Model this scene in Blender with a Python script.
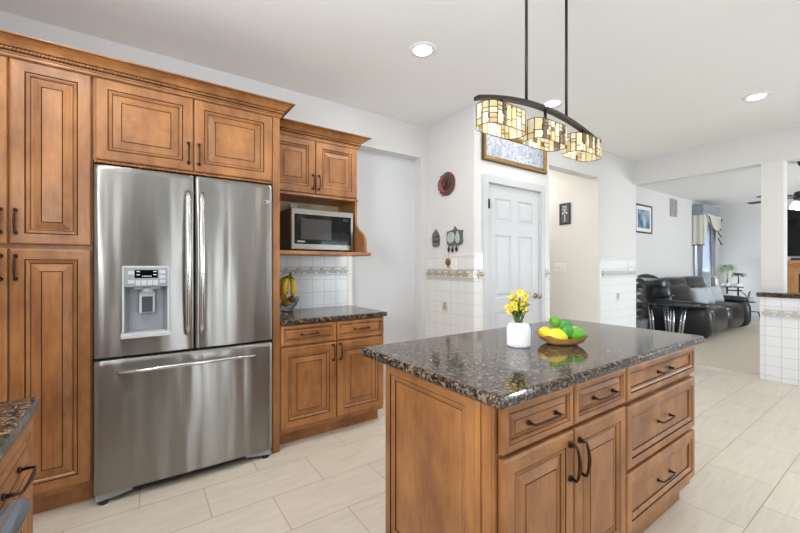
import bpy, bmesh, math, random
from mathutils import Vector, Matrix

# ------------------------------------------------------------------ scene
for o in list(bpy.data.objects):
    bpy.data.objects.remove(o, do_unlink=True)
SC = bpy.context.scene
COL = SC.collection
PI = math.pi
V3 = Vector

# camera: level, 16.7 mm on a 36 mm sensor, turned 55 degrees left of +Y
cam_d = bpy.data.cameras.new('camera')
cam_d.sensor_width = 36.0
cam_d.lens = 372.0 / 800.0 * 36.0
cam_d.clip_start = 0.02
cam_d.clip_end = 100
cam = bpy.data.objects.new('camera', cam_d)
cam.location = (0, 0, 1.24)
cam.rotation_euler = (PI / 2, 0, math.radians(55.1))
COL.objects.link(cam)
SC.camera = cam

SC.view_settings.view_transform = 'Standard'
SC.view_settings.look = 'None'
SC.view_settings.gamma = 1.0
SC.view_settings.use_curve_mapping = False
SC.view_settings.exposure = -0.42
try:
    SC.cycles.use_denoising = True
    SC.cycles.max_bounces = 14
    SC.cycles.diffuse_bounces = 7
    SC.cycles.glossy_bounces = 5
    SC.cycles.transmission_bounces = 8
    SC.cycles.sample_clamp_indirect = 8.0
except Exception:
    pass

# world: bright hazy sky above, lawn and tree colour below the horizon
W = bpy.data.worlds.new('sky')
SC.world = W
W.use_nodes = True
wn, wl = W.node_tree.nodes, W.node_tree.links
wbg = wn['Background']
wtc = wn.new('ShaderNodeTexCoord')
wsep = wn.new('ShaderNodeSeparateXYZ')
wramp = wn.new('ShaderNodeValToRGB')
wl.new(wtc.outputs['Generated'], wsep.inputs[0])
wmap = wn.new('ShaderNodeMapRange')
wmap.inputs[1].default_value = -1.0
wl.new(wsep.outputs[2], wmap.inputs[0])
wl.new(wmap.outputs[0], wramp.inputs[0])
cr = wramp.color_ramp
cr.elements[0].position = 0.0
cr.elements[0].color = (0.20, 0.24, 0.13, 1)
cr.elements[1].position = 1.0
cr.elements[1].color = (0.50, 0.68, 1.0, 1)
for p_, c_ in ((0.47, (0.26, 0.32, 0.20, 1)), (0.54, (0.85, 0.93, 1.0, 1))):
    e_ = cr.elements.new(p_)
    e_.color = c_
wl.new(wramp.outputs[0], wbg.inputs[0])
wbg.inputs[1].default_value = 1.6


def area_light(name, loc, rot, sx, sy, power, color=(1, 1, 1), spread=None):
    d = bpy.data.lights.new(name, 'AREA')
    d.shape = 'RECTANGLE'
    d.size, d.size_y = sx, sy
    d.energy = power
    d.color = color
    if spread:
        d.spread = math.radians(spread)
    o = bpy.data.objects.new(name, d)
    o.location = loc
    o.rotation_euler = rot
    COL.objects.link(o)
    return o


DAY = (0.80, 0.90, 1.0)
# daylight through the windows: the glazed doors of the right wall, the window behind, the living room's
TILT = math.radians(32)     # sky light plus what the bright ground outside throws up
area_light('window_daylight', (2.54, 1.08, 1.17), (0, PI / 2 + TILT, 0), 1.70, 0.42, 38, DAY)
area_light('window_daylight', (2.52, 4.20, 1.08), (0, PI / 2 + TILT, 0), 1.85, 1.50, 46, DAY)
area_light('window_daylight', (-0.48, -0.78, 1.62), (PI / 2 + TILT, 0, 0), 1.1, 0.9, 84, (0.86, 0.93, 1.0))
area_light('window_daylight', (-3.095, 10.89, 1.25), (0, -PI / 2 - 0.2, 0), 1.8, 0.62, 24, (0.80, 0.90, 1.0))
area_light('window_daylight', (2.50, 9.0, 1.4), (0, PI / 2 + 0.2, 0), 1.7, 2.1, 240, (0.86, 0.93, 1.0))
area_light('hall_fill_light', (-3.4, 4.25, 2.70), (0, 0, 0), 0.25, 0.25, 15, (1.0, 0.97, 0.92))  # unseen fill added to brighten the hall, no fixture modelled

# ------------------------------------------------------------------ materials
MATS = {}


def nodes_of(name):
    m = bpy.data.materials.new(name)
    m.use_nodes = True
    n, l = m.node_tree.nodes, m.node_tree.links
    b = n['Principled BSDF']
    MATS[name] = m
    return m, n, l, b


def lin(r, g, b):
    f = lambda c: (c / 255 / 12.92) if c / 255 <= 0.04045 else ((c / 255 + 0.055) / 1.055) ** 2.4
    return (f(r), f(g), f(b), 1)


def plain(name, rgb, rough=0.5, metal=0.0, var=0.06, vscale=9.0, bump=0.0, bscale=200.0, coat=0.0, spec=None, sheen=0.0):
    """procedural: base colour with a soft noise variation, optional fine bump"""
    m, n, l, b = nodes_of(name)
    tc = n.new('ShaderNodeTexCoord')
    nz = n.new('ShaderNodeTexNoise')
    nz.inputs['Scale'].default_value = vscale
    nz.inputs['Detail'].default_value = 3
    l.new(tc.outputs['Object'], nz.inputs['Vector'])
    mx = n.new('ShaderNodeMix')
    mx.data_type = 'RGBA'
    c = lin(*rgb)
    mx.inputs[6].default_value = tuple(v * (1 - var) for v in c[:3]) + (1,)
    mx.inputs[7].default_value = tuple(min(1, v * (1 + var)) for v in c[:3]) + (1,)
    l.new(nz.outputs['Fac'], mx.inputs[0])
    l.new(mx.outputs[2], b.inputs['Base Color'])
    b.inputs['Roughness'].default_value = rough
    b.inputs['Metallic'].default_value = metal
    if coat:
        b.inputs['Coat Weight'].default_value = coat
        b.inputs['Coat Roughness'].default_value = 0.12
    if spec is not None:
        b.inputs['Specular IOR Level'].default_value = spec
    if sheen:
        b.inputs['Sheen Weight'].default_value = sheen
    if bump:
        bn = n.new('ShaderNodeTexNoise')
        bn.inputs['Scale'].default_value = bscale
        bn.inputs['Detail'].default_value = 2
        l.new(tc.outputs['Object'], bn.inputs['Vector'])
        bp = n.new('ShaderNodeBump')
        bp.inputs['Strength'].default_value = bump
        bp.inputs['Distance'].default_value = 0.004
        l.new(bn.outputs['Fac'], bp.inputs['Height'])
        l.new(bp.outputs[0], b.inputs['Normal'])
    return m


def wood_mat(name, dark, light, rough=0.40, coat=0.12):
    """stained maple: grain along the v of the UV map, soft blotches"""
    m, n, l, b = nodes_of(name)
    uv = n.new('ShaderNodeUVMap')
    mp = n.new('ShaderNodeMapping')
    mp.inputs['Scale'].default_value = (1.0, 0.07, 1.0)
    l.new(uv.outputs[0], mp.inputs[0])
    g = n.new('ShaderNodeTexNoise')
    g.inputs['Scale'].default_value = 75
    g.inputs['Detail'].default_value = 4
    l.new(mp.outputs[0], g.inputs['Vector'])
    tc = n.new('ShaderNodeTexCoord')
    bl = n.new('ShaderNodeTexNoise')
    bl.inputs['Scale'].default_value = 7
    bl.inputs['Detail'].default_value = 4
    bl.inputs['Roughness'].default_value = 0.62
    mp2 = n.new('ShaderNodeMapping')
    mp2.inputs['Scale'].default_value = (1.0, 1.0, 0.45)
    l.new(tc.outputs['Object'], mp2.inputs[0])
    l.new(mp2.outputs[0], bl.inputs['Vector'])
    ad = n.new('ShaderNodeMath')
    ad.operation = 'MULTIPLY_ADD'
    l.new(g.outputs['Fac'], ad.inputs[0])
    ad.inputs[1].default_value = 0.22
    ml = n.new('ShaderNodeMath')
    ml.operation = 'MULTIPLY'
    l.new(bl.outputs['Fac'], ml.inputs[0])
    ml.inputs[1].default_value = 0.88
    l.new(ml.outputs[0], ad.inputs[2])
    r = n.new('ShaderNodeValToRGB')
    r.color_ramp.elements[0].position = 0.36
    r.color_ramp.elements[1].position = 0.76
    r.color_ramp.elements[0].color = lin(*dark)
    r.color_ramp.elements[1].color = lin(*light)
    l.new(ad.outputs[0], r.inputs[0])
    l.new(r.outputs[0], b.inputs['Base Color'])
    b.inputs['Roughness'].default_value = rough
    b.inputs['Coat Weight'].default_value = coat
    b.inputs['Coat Roughness'].default_value = 0.25
    return m


def granite_mat(name):
    m, n, l, b = nodes_of(name)
    tc = n.new('ShaderNodeTexCoord')
    wz = n.new('ShaderNodeTexNoise')
    wz.inputs['Scale'].default_value = 30
    l.new(tc.outputs['Object'], wz.inputs['Vector'])
    wmix = n.new('ShaderNodeMix')
    wmix.data_type = 'VECTOR'
    wmix.inputs[0].default_value = 0.03
    l.new(tc.outputs['Object'], wmix.inputs[4])
    l.new(wz.outputs['Color'], wmix.inputs[5])
    vo = n.new('ShaderNodeTexVoronoi')
    vo.inputs['Scale'].default_value = 135
    l.new(wmix.outputs[1], vo.inputs['Vector'])
    nz = n.new('ShaderNodeTexNoise')
    nz.inputs['Scale'].default_value = 48
    nz.inputs['Detail'].default_value = 6
    nz.inputs['Roughness'].default_value = 0.7
    l.new(tc.outputs['Object'], nz.inputs['Vector'])
    r1 = n.new('ShaderNodeValToRGB')
    el = r1.color_ramp.elements
    el[0].position, el[0].color = 0.34, lin(24, 21, 21)
    el[1].position, el[1].color = 0.78, lin(140, 122, 104)
    for p, c in ((0.43, (38, 33, 30)), (0.52, (66, 54, 44)), (0.62, (92, 77, 64))):
        e = el.new(p)
        e.color = lin(*c)
    sx = n.new('ShaderNodeSeparateColor')
    l.new(vo.outputs['Color'], sx.inputs[0])
    md = n.new('ShaderNodeMath')
    md.operation = 'MULTIPLY_ADD'
    l.new(sx.outputs[0], md.inputs[0])
    md.inputs[1].default_value = 0.46
    m2 = n.new('ShaderNodeMath')
    m2.operation = 'MULTIPLY'
    l.new(nz.outputs['Fac'], m2.inputs[0])
    m2.inputs[1].default_value = 0.58
    l.new(m2.outputs[0], md.inputs[2])
    l.new(md.outputs[0], r1.inputs[0])
    l.new(r1.outputs[0], b.inputs['Base Color'])
    b.inputs['Roughness'].default_value = 0.10
    b.inputs['Specular IOR Level'].default_value = 0.42
    return m


def tile_mat(name, tile, grout, w, h, mortar=0.0028, rough=0.16, offset=0.0, ox=0.0, oy=0.0, rough_bump=0.0, use_obj=False,
             tone=0.03, streak=0.0):
    """tiles laid in a grid; coordinates in metres"""
    m, n, l, b = nodes_of(name)
    if use_obj:   # floor: bricks along Y, rows along X
        tc = n.new('ShaderNodeTexCoord')
        sp = n.new('ShaderNodeSeparateXYZ')
        l.new(tc.outputs['Object'], sp.inputs[0])
        cb = n.new('ShaderNodeCombineXYZ')
        l.new(sp.outputs[1], cb.inputs[0])
        l.new(sp.outputs[0], cb.inputs[1])
        src = cb.outputs[0]
    else:
        src = n.new('ShaderNodeUVMap').outputs[0]
    mp = n.new('ShaderNodeMapping')
    mp.inputs['Location'].default_value = (ox, oy, 0)
    l.new(src, mp.inputs[0])
    bk = n.new('ShaderNodeTexBrick')
    bk.offset = offset
    bk.inputs['Scale'].default_value = 1.0
    bk.inputs['Brick Width'].default_value = w
    bk.inputs['Row Height'].default_value = h
    bk.inputs['Mortar Size'].default_value = mortar
    bk.inputs['Mortar Smooth'].default_value = 0.2
    c = lin(*tile)
    bk.inputs['Color1'].default_value = tuple(v * (1 - tone) for v in c[:3]) + (1,)
    bk.inputs['Color2'].default_value = tuple(min(1, v * (1 + tone)) for v in c[:3]) + (1,)
    bk.inputs['Mortar'].default_value = lin(*grout)
    l.new(mp.outputs[0], bk.inputs['Vector'])
    col = bk.outputs['Color']
    if streak:
        mp2 = n.new('ShaderNodeMapping')
        mp2.inputs['Scale'].default_value = (0.12, 1.0, 1.0)
        l.new(src, mp2.inputs[0])
        nz = n.new('ShaderNodeTexNoise')
        nz.inputs['Scale'].default_value = 34
        nz.inputs['Detail'].default_value = 5
        nz.inputs['Roughness'].default_value = 0.6
        nz.inputs['Distortion'].default_value = 0.6
        l.new(mp2.outputs[0], nz.inputs['Vector'])
        rr = n.new('ShaderNodeMapRange')
        rr.inputs[1].default_value = 0.3
        rr.inputs[2].default_value = 0.7
        rr.inputs[3].default_value = 1 - streak
        rr.inputs[4].default_value = 1 + streak * 0.6
        l.new(nz.outputs['Fac'], rr.inputs[0])
        mm = n.new('ShaderNodeMix')
        mm.data_type = 'RGBA'
        mm.blend_type = 'MULTIPLY'
        mm.inputs[0].default_value = 1.0
        l.new(col, mm.inputs[6])
        l.new(rr.outputs[0], mm.inputs[7])
        col = mm.outputs[2]
    l.new(col, b.inputs['Base Color'])
    b.inputs['Roughness'].default_value = rough
    inv = n.new('ShaderNodeMath')
    inv.operation = 'MULTIPLY_ADD'
    inv.inputs[1].default_value = -1.0
    inv.inputs[2].default_value = 1.0
    l.new(bk.outputs['Fac'], inv.inputs[0])
    h_ = inv.outputs[0]
    if rough_bump:
        nb = n.new('ShaderNodeTexNoise')
        nb.inputs['Scale'].default_value = 55
        nb.inputs['Detail'].default_value = 2
        l.new(src, nb.inputs['Vector'])
        ma = n.new('ShaderNodeMath')
        ma.operation = 'MULTIPLY_ADD'
        l.new(nb.outputs['Fac'], ma.inputs[0])
        ma.inputs[1].default_value = rough_bump
        l.new(h_, ma.inputs[2])
        h_ = ma.outputs[0]
    bp = n.new('ShaderNodeBump')
    bp.inputs['Strength'].default_value = 0.5
    bp.inputs['Distance'].default_value = 0.0015
    l.new(h_, bp.inputs['Height'])
    l.new(bp.outputs[0], b.inputs['Normal'])
    return m


def border_mat(name):
    """cream relief strip with grey-brown fruit motifs"""
    m, n, l, b = nodes_of(name)
    uv = n.new('ShaderNodeUVMap')
    vo = n.new('ShaderNodeTexVoronoi')
    vo.inputs['Scale'].default_value = 26
    l.new(uv.outputs[0], vo.inputs['Vector'])
    nz = n.new('ShaderNodeTexNoise')
    nz.inputs['Scale'].default_value = 30
    l.new(uv.outputs[0], nz.inputs['Vector'])
    r = n.new('ShaderNodeValToRGB')
    r.color_ramp.elements[0].position = 0.44
    r.color_ramp.elements[0].color = lin(168, 152, 128)
    r.color_ramp.elements[1].position = 0.56
    r.color_ramp.elements[1].color = lin(222, 216, 205)
    l.new(nz.outputs['Fac'], r.inputs[0])
    l.new(r.outputs[0], b.inputs['Base Color'])
    bp = n.new('ShaderNodeBump')
    bp.inputs['Strength'].default_value = 0.8
    bp.inputs['Distance'].default_value = 0.004
    l.new(vo.outputs['Distance'], bp.inputs['Height'])
    l.new(bp.outputs[0], b.inputs['Normal'])
    b.inputs['Roughness'].default_value = 0.25
    return m


def steel_mat(name, rgb=(196, 193, 188), rough=0.25, aniso=0.75, wave=0.5):
    m, n, l, b = nodes_of(name)
    b.inputs['Base Color'].default_value = lin(*rgb)
    b.inputs['Metallic'].default_value = 1.0
    b.inputs['Roughness'].default_value = rough
    b.inputs['Anisotropic'].default_value = aniso
    b.inputs['Anisotropic Rotation'].default_value = 0.25
    tg = n.new('ShaderNodeTangent')
    tg.direction_type = 'RADIAL'
    tg.axis = 'Z'
    l.new(tg.outputs[0], b.inputs['Tangent'])
    tc = n.new('ShaderNodeTexCoord')
    mp = n.new('ShaderNodeMapping')
    mp.inputs['Scale'].default_value = (5.0, 5.0, 0.5)
    l.new(tc.outputs['Object'], mp.inputs[0])
    nz = n.new('ShaderNodeTexNoise')
    nz.inputs['Scale'].default_value = 2.0
    nz.inputs['Detail'].default_value = 1.0
    l.new(mp.outputs[0], nz.inputs['Vector'])
    bp = n.new('ShaderNodeBump')
    bp.inputs['Strength'].default_value = wave
    bp.inputs['Distance'].default_value = 0.02
    l.new(nz.outputs['Fac'], bp.inputs['Height'])
    l.new(bp.outputs[0], b.inputs['Normal'])
    return m


def glass_mat(name, rgb=(1, 1, 1), rough=0.0, ior=1.45):
    m, n, l, b = nodes_of(name)
    b.inputs['Base Color'].default_value = (*rgb, 1)
    b.inputs['Transmission Weight'].default_value = 1.0
    b.inputs['Roughness'].default_value = rough
    b.inputs['IOR'].default_value = ior
    return m


def glow_mat(name, rgb, strength):
    m, n, l, b = nodes_of(name)
    b.inputs['Base Color'].default_value = (0.8, 0.8, 0.8, 1)
    b.inputs['Emission Color'].default_value = (*rgb, 1)
    b.inputs['Emission Strength'].default_value = strength
    return m


def mosaic_glass(name, rgb, glow):
    """art glass of a lit shade: light passes and the pane glows a little"""
    m, n, l, b = nodes_of(name)
    c = lin(*rgb)
    out = n['Material Output']
    tr = n.new('ShaderNodeBsdfTranslucent')
    tc = n.new('ShaderNodeTexCoord')
    nz = n.new('ShaderNodeTexNoise')
    nz.inputs['Scale'].default_value = 28
    nz.inputs['Detail'].default_value = 3
    l.new(tc.outputs['Object'], nz.inputs['Vector'])
    mx = n.new('ShaderNodeMix')
    mx.data_type = 'RGBA'
    mx.inputs[6].default_value = tuple(v * 0.72 for v in c[:3]) + (1,)
    mx.inputs[7].default_value = tuple(min(1, v * 1.12) for v in c[:3]) + (1,)
    l.new(nz.outputs['Fac'], mx.inputs[0])
    l.new(mx.outputs[2], tr.inputs['Color'])
    l.new(mx.outputs[2], b.inputs['Base Color'])
    l.new(mx.outputs[2], b.inputs['Emission Color'])
    b.inputs['Emission Strength'].default_value = glow
    b.inputs['Roughness'].default_value = 0.2
    ms = n.new('ShaderNodeMixShader')
    ms.inputs[0].default_value = 0.45
    l.new(b.outputs[0], ms.inputs[1])
    l.new(tr.outputs[0], ms.inputs[2])
    l.new(ms.outputs[0], out.inputs['Surface'])
    return m


def picture_mat(name, stops, scale=6.0, detail=6.0, distort=1.0):
    m, n, l, b = nodes_of(name)
    tc = n.new('ShaderNodeUVMap')
    nz = n.new('ShaderNodeTexNoise')
    nz.inputs['Scale'].default_value = scale
    nz.inputs['Detail'].default_value = detail
    nz.inputs['Distortion'].default_value = distort
    l.new(tc.outputs[0], nz.inputs['Vector'])
    r = n.new('ShaderNodeValToRGB')
    el = r.color_ramp.elements
    el[0].position, el[0].color = stops[0][0], lin(*stops[0][1])
    el[1].position, el[1].color = stops[-1][0], lin(*stops[-1][1])
    for p, c in stops[1:-1]:
        e = el.new(p)
        e.color = lin(*c)
    l.new(nz.outputs['Fac'], r.inputs[0])
    l.new(r.outputs[0], b.inputs['Base Color'])
    b.inputs['Roughness'].default_value = 0.3
    return m


WOOD = wood_mat('stained_maple', (120, 74, 40), (182, 125, 72))
WOOD_IN = wood_mat('cabinet_interior', (120, 78, 48), (160, 112, 72), rough=0.5, coat=0.0)
GLAZE = plain('dark_glaze', (54, 27, 12), 0.6, spec=0.12)
GRANITE = granite_mat('brown_granite')
STEEL = steel_mat('brushed_steel', (146, 142, 137), 0.30, 0.9, 0.34)
STEEL_S = steel_mat('smooth_steel', (205, 204, 202), 0.2, 0.3, 0.0)
STEEL_D = plain('grey_appliance_side', (86, 88, 92), 0.45, 0.5)
BRONZE = plain('oil_rubbed_bronze', (74, 56, 46), 0.32, 0.85)
IRON = plain('dark_bronze_iron', (60, 54, 48), 0.4, 0.7)
WALL = plain('wall_paint', (220, 219, 218), 0.85, var=0.01, bump=0.04)
WALL_N = plain('white_niche_paint', (216, 218, 221), 0.8, var=0.01)
WALL_L = plain('living_room_paint', (214, 212, 211), 0.85, var=0.01)
WALL_H = plain('hall_paint', (226, 224, 218), 0.85, var=0.01)
REFLECT_D = plain('dark_reflection_paint', (64, 56, 50), 0.85, var=0.02)  # dark tone made up for an unseen wall, gives refrigerator a dark reflection
BEIGE = plain('beige_trim', (205, 190, 165), 0.6)
CEIL = plain('ceiling_paint', (238, 237, 235), 0.9, var=0.01)
TRIM = plain('white_semi_gloss', (199, 201, 204), 0.4, var=0.005)
PLASTIC_W = plain('white_plastic', (238, 238, 236), 0.35, var=0.01)
CARPET = plain('beige_carpet', (192, 182, 166), 0.95, var=0.12, vscale=60, bump=0.7, bscale=320)
FLOOR = tile_mat('floor_tile', (214, 205, 190), (180, 162, 136), 0.5875, 0.305, 0.0028, 0.33, 0.5, -0.58375 + 5.875, 0.508 + 12.2, use_obj=True, tone=0.035, streak=0.10)
WTILE = tile_mat('white_wall_tile', (228, 228, 226), (208, 205, 198), 0.110, 0.110, 0.0024, 0.14, 0.0, 0.0, 0.0, rough_bump=0.35, tone=0.01)
BTILE = tile_mat('backsplash_tile', (228, 230, 232), (204, 204, 202), 0.1125, 0.1125, 0.0026, 0.08, 0.0, 0.0, 0.0, rough_bump=1.6, tone=0.012)
BORDER = border_mat('relief_border_tile')
BLACKG = plain('black_glass', (12, 13, 15), 0.05, var=0.0, spec=0.35)
BLACKP = plain('black_plastic', (26, 27, 29), 0.4)
DARKRES = plain('dark_grey_plastic', (60, 66, 74), 0.35)
GREYP = plain('grey_plastic', (150, 153, 158), 0.4)
LGREYP = plain('light_grey_plastic', (196, 198, 200), 0.35)
GOLD = plain('antique_gold', (160, 130, 76), 0.38, 0.65, var=0.35, vscale=70, bump=0.8, bscale=110)
GOLDD = plain('dark_gold', (92, 72, 40), 0.45, 0.5, var=0.3, vscale=60)
ART = picture_mat('blue_grey_drawing', [(0.35, (140, 148, 168)), (0.5, (176, 182, 198)), (0.62, (204, 208, 216))], 16, 9, 2.2)
ART_L = picture_mat('blue_landscape', [(0.35, (52, 84, 118)), (0.5, (98, 128, 156)), (0.65, (196, 206, 214))], 3.0, 4, 0.6)
MATB = plain('white_mat_board', (224, 224, 222), 0.7)
FRAME_D = plain('dark_picture_frame', (48, 47, 50), 0.4)
SLATE = plain('slate_grey_print', (84, 88, 94), 0.6)
REDCL = plain('red_brown_clay', (140, 82, 70), 0.6, var=0.3, vscale=40, bump=0.5, bscale=60)
BRCL = plain('dark_brown_clay', (98, 66, 58), 0.5, var=0.3, vscale=40)
BLKCL = plain('black_lacquer', (34, 30, 30), 0.35)
PEWTER = plain('green_grey_pewter', (112, 118, 112), 0.42, 0.45, var=0.45, vscale=60, bump=0.7, bscale=80)
PEWTERL = plain('pale_pewter', (186, 196, 194), 0.35, 0.2, var=0.2, vscale=60)
COPPER = plain('copper_brown', (150, 92, 56), 0.4, 0.5)
BRASSD = plain('satin_nickel', (178, 170, 158), 0.25, 0.9)
LEATHER = plain('black_leather', (26, 28, 33), 0.30, var=0.3, vscale=10, bump=0.35, bscale=130, coat=0.2)
PILLOW = plain('silver_fabric', (158, 163, 172), 0.7, var=0.08, bump=0.3, sheen=0.3)
CHROME = plain('chrome', (214, 216, 220), 0.12, 1.0, var=0.0)
SMOKE = plain('smoked_glass_top', (64, 68, 74), 0.08, var=0.02)
LEAF = plain('leaf_green', (86, 124, 66), 0.45, var=0.3, vscale=30)
LEAFP = plain('pale_leaf_green', (172, 196, 160), 0.45, var=0.3, vscale=30)
LEAFD = plain('dark_leaf_green', (44, 56, 48), 0.4, var=0.3, vscale=20)
STEMG = plain('stem_green', (98, 120, 62), 0.5)
BARK = plain('plant_trunk', (86, 74, 60), 0.8)
PETAL = plain('yellow_petal', (250, 224, 92), 0.5, var=0.15, vscale=50)
PETALC = plain('orange_petal_centre', (232, 180, 60), 0.5)
CERAM = plain('white_ceramic', (236, 237, 240), 0.28, var=0.01)
LEMON = plain('lemon_skin', (240, 218, 48), 0.38, var=0.10, vscale=12, bump=0.35, bscale=150)
LIME = plain('lime_skin', (92, 158, 44), 0.34, var=0.28, vscale=14, bump=0.3, bscale=150)
MANGO = plain('green_mango_skin', (66, 140, 52), 0.34, var=0.3, vscale=9, bump=0.2, bscale=120)
BOWLW = wood_mat('golden_bowl_wood', (150, 100, 48), (224, 176, 104), rough=0.3, coat=0.3)
BANANA = plain('banana_skin', (226, 190, 52), 0.45, var=0.16, vscale=18)
BANANAG = plain('banana_stem_green', (112, 140, 48), 0.5)
BANANAT = plain('banana_tip', (64, 46, 30), 0.7)
APPLE = plain('red_apple_skin', (128, 62, 44), 0.35, var=0.4, vscale=18)
PEAR = plain('yellow_fruit_skin', (206, 164, 60), 0.4, var=0.25, vscale=18)
CRYSTAL = glass_mat('cut_crystal', (0.96, 0.97, 0.98), 0.02, 1.45)
WPANE = glass_mat('window_pane', (1, 1, 1), 0.0, 1.1)
SATIN = plain('grey_blue_satin', (132, 140, 156), 0.35, var=0.22, vscale=14, sheen=0.4)
CREAMF = plain('cream_fabric', (206, 203, 192), 0.7, var=0.05)
SILVERF = plain('silver_grey_drape', (140, 142, 150), 0.4, var=0.25, vscale=12, sheen=0.4)
SHEER = mosaic_glass('sheer_white', (206, 214, 226), 0.0)
TASSEL = plain('dark_fringe', (66, 66, 68), 0.8)
OAK = wood_mat('oak_mantel', (146, 98, 56), (190, 140, 90))
BRICKD = plain('dark_firebox', (40, 42, 46), 0.7)
FANM = plain('dark_fan_blade', (52, 46, 42), 0.4)
VENTM = plain('painted_vent', (176, 174, 172), 0.5)
VENTD = plain('vent_shadow_gap', (120, 119, 118), 0.7)
GLOWW = glow_mat('lit_lens', (1.0, 0.97, 0.92), 9.0)
GLOWF = glow_mat('lit_frosted_bowl', (1.0, 0.98, 0.95), 5.0)
GLOWB = glow_mat('lit_bulb', (1.0, 0.94, 0.84), 4.0)
LCD = glow_mat('display_segments', (0.55, 0.75, 0.9), 0.5)
MOS = [mosaic_glass('cream_art_glass', (232, 222, 188), 0.16), mosaic_glass('amber_art_glass', (222, 186, 138), 0.14),
       mosaic_glass('pale_art_glass', (236, 228, 204), 0.16), mosaic_glass('grey_brown_art_glass', (116, 100, 80), 0.10),
       mosaic_glass('honey_art_glass', (222, 204, 154), 0.15)]
LEAD = plain('lead_came', (44, 36, 28), 0.5, 0.4)

# ------------------------------------------------------------------ mesh builder
ORIGIN = {}


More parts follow.
